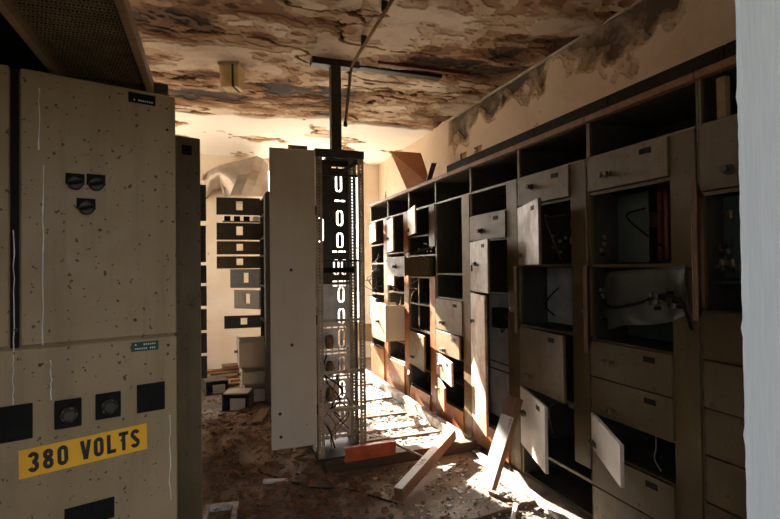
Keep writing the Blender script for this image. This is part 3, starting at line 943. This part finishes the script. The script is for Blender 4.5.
# ------------------------------------------------------------------ relay rack and its open door
RX0, RX1, RY0, RY1 = .728, 1.095, 3.63, 4.02
ZB, ZT = .085, 2.38
RK = empty('relay_rack', (RX0, RY0, ZB), 0, 'open grey relay rack with slotted plates and its plain door swung open', 'rack')
RWd = RX1 - RX0; RDp = RY1 - RY0; RH = ZT - ZB
def perf_post(x, y, mat):
    """upright angle with a punched face towards the front and one towards the side"""
    m = MB(); w = .048; g = .0022; N = 92
    sx = 1 if x < RWd / 2 else -1; sy = 1 if y < RDp / 2 else -1
    for a, b in ((0, .019), (.028, w)):
        m.box((min(x + sx * a, x + sx * b), min(y, y + sy * g), 0), (max(x + sx * a, x + sx * b), max(y, y + sy * g), RH))
        m.box((min(x, x + sx * g), min(y + sy * a, y + sy * b), 0), (max(x, x + sx * g), max(y + sy * a, y + sy * b), RH))
    for k in range(N + 1):
        z = RH * k / N; z0 = max(0, z - .0075); z1 = min(RH, z + .0075)
        m.box((min(x + sx * .019, x + sx * .028), min(y, y + sy * g), z0), (max(x + sx * .019, x + sx * .028), max(y, y + sy * g), z1))
        m.box((min(x, x + sx * g), min(y + sy * .019, y + sy * .028), z0), (max(x, x + sx * g), max(y + sy * .019, y + sy * .028), z1))
    m.build('post', mat, RK)
for x in (0, RWd):
    for y in (0, RDp):
        perf_post(x, y, 'frame_grey')
MB().box((-.004, -.004, RH - .06), (RWd + .004, .02, RH)).build('top_frame', 'dark_iron', RK)
MB().box((-.004, RDp - .02, RH - .05), (RWd + .004, RDp + .004, RH)).build('top_frame', 'dark_iron', RK)
MB().box((-.004, .02, RH - .05), (.02, RDp - .02, RH)).build('top_frame', 'dark_iron', RK)
MB().box((RWd - .02, .02, RH - .05), (RWd + .004, RDp - .02, RH)).build('top_frame', 'dark_iron', RK)
MB().bar((.02, RDp - .02, RH - .25), (RWd - .02, .03, RH - .07), .022, .022).build('brace', 'dark_iron', RK)
MB().box((.0, .0, 0), (RWd, RDp, .02)).build('rack_base', 'dark_iron', RK)
perf_post(RWd - .004, RDp * .62, 'frame_grey')
def railbar(z, y, mat='frame_grey', h=.022):
    MB().box((.01, y, z), (RWd - .01, y + .014, z + h)).build('crossbar', mat, RK)
def rel(py):   # local height of a pixel row on the rack's back plane
    return on_plane(336, py, (0, RY1 - .03, 0), (0, 1, 0)).z - ZB
for py in (176, 262, 322, 374, 412):
    railbar(on_plane(336, py, (0, RY0, 0), (0, 1, 0)).z - ZB, .004, 'dark_iron' if py < 300 else 'frame_grey', .016 if py < 300 else .022)
MB().box((.03, .10, rel(270) - .02), (RWd * .86, .16, rel(270) + .02)).build('equipment_bar', 'black_plastic', RK)
PLN = []
def slot_plate(pt, pb, ovals, dashes, mat):
    z1 = rel(pt) + .004; z0 = rel(pb) - .004; W = RWd - .05; h = z1 - z0
    loops = [rect(0, 0, W, h)]; plugs = []
    for ox, oy, ow, oh in ovals:
        loops.append(oval(ox * W, oy * h, ow, oh))
        g = .013
        plugs.append([oval(ox * W, oy * h, ow - 2 * g, oh - 2 * g)])
        plugs.append([rect(ox * W - .004, oy * h + oh / 2 - g - .004, ox * W + .004, oy * h + oh / 2 + .002)])
        plugs.append([rect(ox * W - .004, oy * h - oh / 2 - .002, ox * W + .004, oy * h - oh / 2 + g + .004)])
    for dy, xs_ in dashes:
        for dx in xs_:
            loops.append(rect(dx * W - .019, dy * h - .006, dx * W + .019, dy * h + .006))
    me = holed('slotted_plate', [loops] + plugs, .0025)
    PLN.append(1)
    return link('slotted_plate', me, mat, RK, (.025, RDp - .03 - .004 * (len(PLN) % 2), z0))
DR = (.62, .78, .92); DA = (.12, .28, .45, .62, .78, .92)
slot_plate(166, 194, [(.74, .40, .055, .15)], [(.93, DR)], 'inner_steel')  # upper plates coloured dark, lower ones grey: floor light put into the colour
slot_plate(194.5, 207, [], [(.5, (.70, .86))], 'inner_steel')
slot_plate(207.5, 253, [(.76, .76, .055, .13), (.76, .28, .055, .13), (.25, .5, .055, .2)], [(.04, DR)], 'inner_steel')
slot_plate(253.5, 284, [(.66, .55, .05, .13), (.87, .55, .05, .13)], [(.10, DR)], 'inner_steel')
slot_plate(284.5, 325, [(.78, .74, .055, .13), (.78, .22, .055, .13), (.12, .5, .05, .12)], [(.96, DR)], 'plate_grey')  # paler from here down, as if lit from the floor
slot_plate(325.5, 351, [(.78, .50, .055, .15), (.12, .45, .05, .13)], [(.92, DA), (.08, DA)], 'plate_grey')
slot_plate(351.5, 376, [(.78, .48, .05, .13), (.12, .45, .05, .13)], [(.92, DA), (.08, DR)], 'plate_grey')
slot_plate(376.5, 403, [(.78, .50, .05, .14)], [(.92, DA), (.08, DA)], 'plate_grey')
slot_plate(403.5, 436, [(.78, .55, .05, .14)], [(.92, DR), (.08, DA)], 'plate_grey')
def rwire(pts, r, mat):
    P = [Vector(p) for p in pts]; out = []
    for i in range(len(P) - 1):
        a = P[max(i - 1, 0)]; b = P[i]; c = P[i + 1]; d = P[min(i + 2, len(P) - 1)]
        for k in range(6):
            t = k / 6
            out.append(.5 * ((2 * b) + (c - a) * t + (2 * a - 5 * b + 4 * c - d) * t * t + (3 * b - a - 3 * c + d) * t ** 3))
    out.append(P[-1])
    MB().tube(out, r, 6).build('cable', mat, RK, smooth=True)
for py in (340, 366, 392):
    z = rel(py)
    MB().lathe([(.026, -.055), (.032, -.03), (.034, .02), (.022, .05)], 12, T(RWd * .44, RDp - .075, z)).build('relay', 'old_wood', RK, smooth=True)
    MB().box((RWd * .22, RDp - .11, z - .06), (RWd * .29, RDp - .04, z + .05)).build('connector_block', 'cable_tan' if py > 350 else 'plate_grey', RK, .002)
for i in range(9):
    x = random.uniform(.06, RWd - .06); z = rel(random.uniform(350, 400))
    pts = [(x, RDp - .05, z)]
    for k in range(4):
        pts.append((min(RWd - .05, max(.05, x + random.uniform(-.09, .09))), RDp * random.uniform(.3, .75), max(.03, z - .12 * (k + 1))))
    rwire(pts, random.choice((.004, .006)), random.choice(['cable_black', 'cable_tan', 'dark_iron', 'cable_tan']))
# door swung to the left
dr = MB().box((-.335, -.02, EYE - 1.28 - ZB), (-.012, -.002, EYE + .86 - ZB)).build('door', 'grey_steel', RK, .003)
for z in (.35, 1.0, 1.8):
    MB().lathe([(.008, 0), (.008, .07)], 8, T(-.006, -.010, z)).build('hinge', 'dark_iron', dr)
for px, py in ((280, 414), (281, 437), (291, 270), (292, 345)):
    q = on_plane(px, py, (0, RY0 - .02, 0), (0, 1, 0))
    MB().lathe([(.012, 0), (.012, .004)], 10, T(q.x - RX0, -.0202, q.z - ZB) @ RX(PI / 2)).build('bolt', 'dark_iron', dr)
MB().box((-.20, -.006, EYE + .865 - ZB), (-.06, .004, EYE + .89 - ZB)).build('catch', 'bar_wood', dr)

# suspension post and ceiling bracket
SP = empty('suspension_post', (.985, 4.06, 2.40), 0, 'dark square steel post from the ceiling bracket down to the relay rack', 'post')
MB().box((-.042, -.04, 0), (.042, .04, CEIL - .10 - 2.40)).build('post_shaft', 'dark_iron', SP, .003)
MB().box((-.20, -.05, CEIL - .10 - 2.40), (.20, .05, CEIL - .045 - 2.40)).build('bracket', 'dark_iron', SP, .003)
MB().box((-.10, -.08, -.018), (.10, .06, 0)).build('foot_plate', 'dark_iron', SP)
# conduit
zc = CEIL - .118
c0 = on_plane(396, -6, (0, 0, zc), (0, 0, 1)); c1 = on_plane(351, 66, (0, 0, zc), (0, 0, 1))
c2 = on_plane(345.5, 123, c1 + Vector((0, .05, 0)), (0, 1, 0))
CD = empty('conduit', c1, 0, 'thin tan conduit running along the ceiling and dropping beside the post', 'conduit')
c0e = c0 + (c0 - c1).normalized() * .5
MB().tube([c0e - c1, (c0 - c1) * .12, (c0 - c1) * .04 + Vector((0, 0, -.012)), (c2 - c1) * .12, c2 - c1], .012, 8).build('pipe', 'cable_tan', CD, smooth=True)
MB().lathe([(.017, -.03), (.017, .0), (.012, .008)], 10, T(*(c2 - c1))).build('end_cap', 'dark_iron', CD)
for f_ in (.35, .8):
    q = (c0 - c1) * f_
    MB().box((q.x - .02, q.y - .01, q.z + .006), (q.x + .02, q.y + .01, q.z + .092)).build('pipe_clip', 'dark_iron', CD)

# lamp on the ceiling
lz = CEIL - .045
lp = on_plane(232, 66, (0, 0, lz), (0, 0, 1))
LM = empty('ceiling_lamp', (lp.x, lp.y, lz), R(-22), 'boxy bulkhead lamp with yellowed glass hanging from the stained ceiling', 'lamp')
m = MB().verts([(-.085, -.085, 0), (.085, -.085, 0), (.085, .085, 0), (-.085, .085, 0), (-.072, -.072, -.20), (.072, -.072, -.20), (.072, .072, -.20), (-.072, .072, -.20)],
               [(0, 1, 2, 3), (7, 6, 5, 4), (4, 5, 1, 0), (5, 6, 2, 1), (6, 7, 3, 2), (7, 4, 0, 3)])
m.build('glass_body', 'lamp_glass', LM, .006)
MB().box((-.092, -.092, -.02), (.092, .092, .02)).build('mount', 'lamp_body', LM, .004)
MB().box((.028, -.090, -.205), (.042, .078, -.01)).build('strap', 'dark_iron', LM)
# broken lath in the ceiling crack, one dark, one reddish
for (xa, ya, xb, yb, lab, w) in ((352, 66, 440, 78, 'dark batten bared in the broken ceiling right of the post', .09), (378, 62, 470, 74, 'thin reddish batten bared in the broken ceiling', .03)):
    p = on_plane(xa, ya, (0, 0, CEIL - .040), (0, 0, 1)); q = on_plane(xb, yb, (0, 0, CEIL - .040), (0, 0, 1))
    o = MB().bar((0, 0, 0), q - p, w, .035).build('ceiling_batten', 'dark_iron' if w > .05 else 'copper_bus', None, .003); o.location = p
    tag(o, lab, 'batten')

# ------------------------------------------------------------------ back of the room
def back_unit(x, y, rz, label, doors, slot=True, mat='dark_steel'):
    u = Unit(x, y, label, group='cabinets at the back of the room', rz=rz, mat=mat, trim=False)
    u.strip(.025, Z(.82))
    for z0, z1, a, mt in doors:
        u.door(Z(z0), Z(z1), a, mat=mt, knob=None, plate=False, slot=slot, w=.50)
    for z in (.36, .15, -.2, -.6, -1.0):
        u.shelf(Z(z)); u.rail(Z(z))
    return u
M_ = back_unit(.57, 5.59, 0, 'tall back cabinet with a ladder of opened slotted doors beside the grey rack door',
               [(.645, .86, 92, 'dark_steel'), (.345, .555, 90, 'dark_steel'), (.17, .335, 88, 'olive_steel'), (.0, .155, 90, 'olive_steel')])
for z0, z1, a, mt in ((-.24, .0, 128, 'dark_steel'), (-.50, -.26, 138, 'olive_steel'), (-.72, -.56, 96, 'dark_steel')):
    M_.door(Z(z0), Z(z1), a, mat=mt, knob=None, plate=False, slot=True, w=.42)
for z0, z1, out in ((-1.10, -.80, .27), (-1.29, -1.13, .24), (-1.49, -1.32, .22)):
    M_.drawer(Z(z0), Z(z1), out, 'grey_steel', 'grey_steel')
for i in range(4):
    M_.block((-.42 + i * .11, .60, Z(.57)), (.07, .05, .055), random.choice(['black_plastic', 'label_white', 'black_plastic']), 'terminal_block')
MB().box((-.44, .585, Z(.556)), (-.0, .66, Z(.568))).build('terminal_rail', 'brass', M_.e)
back_unit(-.545, 5.6, PI, 'dark left row cabinet with stacked open doors reaching into the back aisle',
          [(.44, .78, 90, 'dark_steel'), (.06, .40, 96, 'dark_steel'), (-.13, .04, 92, 'dark_steel'), (-.34, -.15, 90, 'dark_steel'), (-.56, -.36, 91, 'dark_steel'), (-.77, -.58, 90, 'dark_steel'), (-1.0, -.79, 90, 'dark_steel'), (-1.45, -1.02, 12, 'dark_steel')], slot=False)
back_unit(-.545, 4.88, PI, 'dark closed cabinet in the left row behind the front control cabinets',
          [(.2, .62, 0, 'dark_steel'), (-.4, .19, 0, 'dark_steel'), (-1.45, -.41, 0, 'dark_steel')], slot=False)

# big duct elbow over the back aisle, fixed to the back wall
DU = empty('ventilation_duct', (.25, 7.4, 2.30), 0, 'large dented sheet metal duct elbow high up by the back wall', 'duct')
def duct():
    m = MB(); n = 20; prof = []
    def P(px, py, yy): return on_plane(px, py, (0, yy, 0), (0, 1, 0)) - Vector((.25, 7.4, 2.30))
    topl = [(203, 176), (209, 171), (218, 167), (230, 164), (244, 161), (256, 158), (263, 161), (268, 166), (269, 195)]
    botl = [(206, 193), (212, 184), (220, 182), (226, 190), (230, 196), (240, 197), (250, 197), (260, 197), (269, 197)]
    sec = []
    for (tx, ty), (bx, by), bul in zip(topl, botl, (0, .10, .18, .24, .28, .30, .24, .12, 0)):
        row = []
        for k in range(9):
            s = k / 8
            q = P(tx + (bx - tx) * s, ty + (by - ty) * s, 7.3)
            q.y -= bul * math.sin(PI * (.15 + .7 * s))
            row.append(q)
        sec.append(row)
    pts = [p for r_ in sec for p in r_]
    fs = [(i * 9 + k, i * 9 + k + 1, (i + 1) * 9 + k + 1, (i + 1) * 9 + k) for i in range(8) for k in range(8)]
    bk = len(pts); pts += [Vector((p.x, YB - .01 - 7.4, p.z)) for p in pts]
    fs2 = []
    for i in range(8):
        fs2.append((i * 9, (i + 1) * 9, bk + (i + 1) * 9, bk + i * 9)); fs2.append((i * 9 + 8, bk + i * 9 + 8, bk + (i + 1) * 9 + 8, (i + 1) * 9 + 8))
    for k in range(8):
        fs2.append((k, bk + k, bk + k + 1, k + 1)); fs2.append((72 + k, 72 + k + 1, bk + 72 + k + 1, bk + 72 + k))
    m.verts(pts, fs + fs2)
    m.build('elbow', 'duct_metal', DU, smooth=False)
    rim = [P(x, y, 7.27) for x, y in ((202, 180), (204, 176), (209, 172), (214, 173), (219, 177), (222, 183), (224, 190), (225, 196))]
    MB().tube(rim, .022, 8).build('rim', 'duct_metal', DU, smooth=True)
duct()

# ------------------------------------------------------------------ floor frame, timbers, debris
BF = empty('floor_frame', (.77, 3.60, 0), 0, 'low timber floor frame under the relay rack running back along the cabinets', 'frame')
FX1 = 1.25; FH = .085
MB().box((0, 0, 0), (FX1, .10, FH - .002)).build('front_beam', 'dark_beam', BF, .004)
MB().box((-.0, .0, FH - .002), (FX1 * .82, .105, FH - .0005)).build('beam_capping', 'old_wood', BF)
MB().box((FX1 - .065, .101, 0), (FX1, 3.1, FH)).build('side_beam', 'white_strip', BF, .004)
MB().box((0, .101, 0), (.07, 3.1, FH - .002)).build('side_beam', 'old_wood', BF, .004)
for y, w, mt in ((.50, .05, 'old_wood'), (.74, .12, 'white_strip'), (1.15, .035, 'brown_piece'), (1.75, .035, 'old_wood'), (2.5, .04, 'old_wood')):
    MB().box((.071, y, .004), (FX1 - .091, y + w, .022)).build('cross_board', mt, BF, .003)
def timber(name, p, q, w, h, mat, label, cat='timber', up=(0, 0, 1), bev=.004, group=None):
    p = Vector(p); q = Vector(q); d = q - p
    o = MB().bar((0, 0, 0), (d.length, 0, 0), w, h).build(name, mat, None, bev)
    x = d.normalized(); y = Vector(up).cross(x).normalized(); z = x.cross(y)
    o.matrix_world = Matrix(((x.x, y.x, z.x, p.x), (x.y, y.y, z.y, p.y), (x.z, y.z, z.z, p.z), (0, 0, 0, 1)))
    return tag(o, label, cat, group)
tm1 = timber('timber', (1.105, 2.985, .058), (1.84, 3.68, .138), .06, .085, 'timber_brown', 'thick timber with white painted top propped on the floor frame')
MB().box((.002, -.028, .0425), (.98, .028, .0455)).build('painted_face', 'white_paint', tm1)
tm2 = timber('timber', (1.72, 2.93, .032), (1.972, 2.975, .59), .115, .045, 'timber_brown', 'short timber with flaking white paint leaning against a cabinet', up=(-.8, -.22, .5))
MB().box((.002, -.055, .0225), (.48, .055, .0265)).build('painted_face', 'white_paint', tm2)
timber('metal_strip', (1.985, 3.58, .014), (1.915, 2.2, .014), .055, .026, 'white_strip', 'long pale strip lying on the floor along the cabinets', 'strip')
timber('wood_stick', (1.42, 2.62, .012), (1.98, 2.70, .012), .02, .022, 'old_wood', 'thin brown stick lying on the sunlit floor', 'stick')
timber('wood_stick', (1.62, 2.50, .012), (1.80, 2.72, .012), .028, .022, 'white_timber', 'short white stick lying on the sunlit floor', 'stick')
timber('metal_rod', (1.30, 3.62, .155), (1.60, 3.42, .02), .016, .016, 'frame_grey', 'thin metal rod slanting down from the floor frame', 'rod')
timber('plank', (1.03, 4.5, .10), (1.18, 4.02, .13), .05, .02, 'old_wood', 'short plank lying across the floor frame', 'plank')
timber('plank', (1.75, 4.35, .10), (1.86, 4.75, .10), .05, .02, 'brown_piece', 'reddish splintered plank near the frame side beam', 'plank')
# red channel on the front beam
rc = empty('red_channel', (.905, 3.58, FH), R(3), 'orange red painted steel channel lying on the floor frame', 'channel')
MB().box((0, -.035, .0), (.40, -.029, .10)).build('web', 'red_paint', rc, .001)
MB().box((0, -.029, .094), (.40, .01, .10)).build('flange', 'red_paint', rc, .001)
MB().box((0, -.029, .0), (.40, .01, .006)).build('flange', 'red_paint', rc, .001)
# small frame at the foot of the left cabinet
fp = on_floor(232, 508)
fr = empty('wooden_frame', (fp.x, fp.y - .3, .0), R(-8), 'pale rectangular wooden frame lying on the floor by the brown cabinet', 'frame')
for a, b in (((-.20, .27, 0), (0, .30, .04)), ((-.20, 0, 0), (0, .03, .04)), ((-.20, .03, 0), (-.17, .27, .04)), ((-.03, .03, 0), (0, .27, .04))):
    MB().box(a, b).build('frame_bar', 'white_strip', fr, .003)
# boxes in the back aisle
def crate(px, py, w, d, h, rz, label, mat='grey_steel'):
    p = on_floor(px, py)
    e = empty('metal_box', (p.x, p.y, 0), R(rz), label, 'box')
    t = .014
    MB().box((0, 0, 0), (w, d, t)).build('bottom', 'dark_steel', e)
    MB().box((0, 0, t), (t, d, h)).build('side', 'dark_steel', e); MB().box((w - t, 0, t), (w, d, h)).build('side', 'dark_steel', e)
    MB().box((t, d - t, t), (w - t, d, h)).build('back', 'dark_steel', e)
    MB().box((t, t, h - t), (w - t, d - t, h)).build('lid', mat, e)
    MB().box((w * .3, 0, t), (w * .85, t, h * .7)).build('front', 'pale_steel', e)
    return e
crate(222, 412, .28, .24, .19, -16, 'overturned grey metal box lying in the back aisle')
crate(206, 396, .26, .3, .16, 10, 'low dark metal box lying by the left row in the back aisle', 'dark_steel')
b1 = on_floor(262, 424)
timber('plank', (b1.x - .05, b1.y - .02, .02), (b1.x + .06, b1.y + .30, .05), .09, .03, 'old_wood', 'small brown board lying beside the opened grey door')
b2 = on_floor(278, 483)
timber('plank', (b2.x - .1, b2.y + .03, .014), (b2.x + .09, b2.y - .03, .014), .05, .02, 'white_timber', 'short pale board on the bare floor in front of the rack')
# heap of boards at the foot of the back wall
hp = on_floor(228, 366)
for i, (dx, dy, dz, L, rz, w) in enumerate(((-.35, -.12, .0, 1.0, 4, .12), (-.25, -.32, .0, .9, -5, .10), (-.45, -.62, .0, .8, 8, .14), (0, -.85, .0, .6, -10, .10), (-.4, -1.15, .0, .5, 8, .1), (-.1, -.2, .075, .9, 3, .2))):
    a = R(rz); p = Vector((hp.x + dx, min(hp.y, 7.85) + dy, dz + .02)); q = p + Vector((math.cos(a), math.sin(a) * .4, .02)) * L
    timber('broken_board', p, q, w, .03, ('rusty_steel', 'brown_piece', 'old_wood')[i % 3], 'broken board in the rubble heap at the foot of the back wall', 'board', group='rubble boards by the back wall')

# plaster chunks, individually
def chunk_mesh(seed, s):
    r_ = random.Random(seed); n = r_.randint(5, 7); m = MB()
    base = [(s * r_.uniform(.6, 1.1) * math.cos(2 * PI * i / n), s * r_.uniform(.4, .9) * math.sin(2 * PI * i / n)) for i in range(n)]
    h = s * r_.uniform(.18, .55)
    pts = [(x, y, 0) for x, y in base] + [(x * r_.uniform(.7, .95), y * r_.uniform(.7, .95), h * r_.uniform(.6, 1.2)) for x, y in base]
    m.verts(pts, [tuple(reversed(range(n))), tuple(range(n, 2 * n))] + [(i, (i + 1) % n, n + (i + 1) % n, n + i) for i in range(n)])
    return m.mesh('plaster_chunk')
cm = {}
for mt in ('plaster_piece', 'brown_piece', 'white_chip', 'dust_piece'):
    for s in range(4):
        me = chunk_mesh(s * 7 + len(mt), .05); me.materials.append(MATS[mt]); cm[(mt, s)] = me
def scatter(n, area, smin, smax, mats, label, group, name):
    x0, x1, y0, y1 = area; k = 0; tries = 0
    while k < n and tries < n * 30:
        tries += 1
        x = random.uniform(x0, x1); y = random.uniform(y0, y1)
        if .74 < x < 2.05 and 3.55 < y < 3.75: continue
        o = bpy.data.objects.new(name, cm[(random.choice(mats), random.randrange(4))]); COL.objects.link(o)
        s = random.uniform(smin, smax); o.scale = (s, s, s)
        o.location = (x, y, 0.0); o.rotation_euler = (0, 0, random.uniform(0, 6.28))
        tag(o, label, 'rubble', group); k += 1
scatter(85, (.1, 1.15, 2.45, 3.55), .3, 1.2, ('brown_piece', 'dust_piece', 'brown_piece'), 'small broken plaster chunk on the dark floor in front of the grey rack door', 'plaster chunks in front of the rack', 'plaster_chunk')
scatter(40, (1.05, 1.9, 2.3, 3.5), .25, .7, ('plaster_piece', 'dust_piece'), 'plaster flake on the floor beside the leaning timbers', 'plaster flakes by the timbers', 'plaster_flake')
scatter(36, (.9, 1.9, 4.2, 6.4), .4, 1.1, ('white_chip', 'plaster_piece'), 'white plaster flake lying inside the long floor frame', 'plaster flakes inside the floor frame', 'plaster_flake')
scatter(40, (-.3, .5, 3.9, 7.2), .5, 1.6, ('brown_piece', 'dust_piece'), 'brown rubble piece on the floor of the back aisle', 'rubble in the back aisle', 'rubble_piece')

def chips(name, n, area, smin, smax, mat, label, zmax=.012):
    m = MB(); r_ = random.Random(len(name) + n); x0, x1, y0, y1 = area
    for i in range(n):
        x = r_.uniform(x0, x1); y = r_.uniform(y0, y1)
        if (x > .28 and y > 5.5 and x < 1.2 and mat != 'white_chip') or (.70 < x < 2.06 and 3.54 < y < 3.76) or (1.14 < x < .95 + .9 and abs((x - 1.1) * .68 - (y - 2.985) * .73) < .06 and y < 3.7) or (1.88 < x < 2.02 and 2.15 < y < 3.6) or (x < .02 and y < 3.4):
            continue
        s = r_.uniform(smin, smax) * (1 if r_.random() < .85 else 1.8); a = r_.uniform(0, 6.28)
        z = .002; pts = []
        for k in range(3 if r_.random() < .4 else 4):
            aa = a + k * 1.7; rr = s * r_.uniform(.5, 1)
            pts.append((x + rr * math.cos(aa), y + rr * math.sin(aa), z + r_.uniform(0, zmax)))
        nn = len(pts)
        pts += [(p[0], p[1], p[2] - .002) for p in pts]
        m.verts(pts, [tuple(range(nn)), tuple(reversed(range(nn, 2 * nn)))] + [(i_, nn + i_, nn + (i_ + 1) % nn, (i_ + 1) % nn) for i_ in range(nn)])
    o = m.build(name, mat); tag(o, label, 'debris', kind='stuff')
chips('paint_chips', 600, (1.15, 2.0, 1.6, 3.55), .004, .017, 'white_chip', 'scattered white paint chips on the floor along the cabinets')
chips('frame_chips', 2600, (.86, 1.92, 3.75, 6.7), .008, .035, 'white_chip', 'white paint flakes piled on the floor inside the long floor frame')
chips('dirt_clods', 420, (.0, 1.0, 2.9, 5.4), .02, .055, 'brown_piece', 'dark dirt clods and torn scraps heaped on the shaded floor', .04)
chips('dirt_crumbs', 2600, (-.1, 2.0, 1.9, 7.6), .005, .022, 'brown_piece', 'brown dirt crumbs and flakes littering the floor', .02)
chips('plaster_crumbs', 500, (.0, 1.1, 2.2, 5.5), .004, .016, 'dust_piece', 'tan plaster crumbs littering the floor in front of the rack', .015)

def floor_cable(pix, r, mat, label):
    P = [on_floor(*p) for p in pix]; o0 = P[0].copy(); out = []
    for i in range(len(P) - 1):
        a = P[max(i - 1, 0)]; b = P[i]; c = P[i + 1]; d = P[min(i + 2, len(P) - 1)]
        for k in range(6):
            t = k / 6
            q = .5 * ((2 * b) + (c - a) * t + (2 * a - 5 * b + 4 * c - d) * t * t + (3 * b - a - 3 * c + d) * t ** 3)
            q.z = r + .001; out.append(q - Vector((o0.x, o0.y, 0)))
    o = MB().tube(out, r, 6).build('floor_cable', mat, None, smooth=True); o.location = (o0.x, o0.y, 0)
    tag(o, label, 'cable')
floor_cable([(246, 468), (275, 478), (310, 488), (345, 490), (372, 497), (400, 506)], .006, 'cable_black', 'black cable snaking over the bare floor in front of the rack')
floor_cable([(250, 447), (262, 440), (270, 446), (280, 455), (300, 452)], .006, 'cable_tan', 'short tan cable curled below the opened grey door')
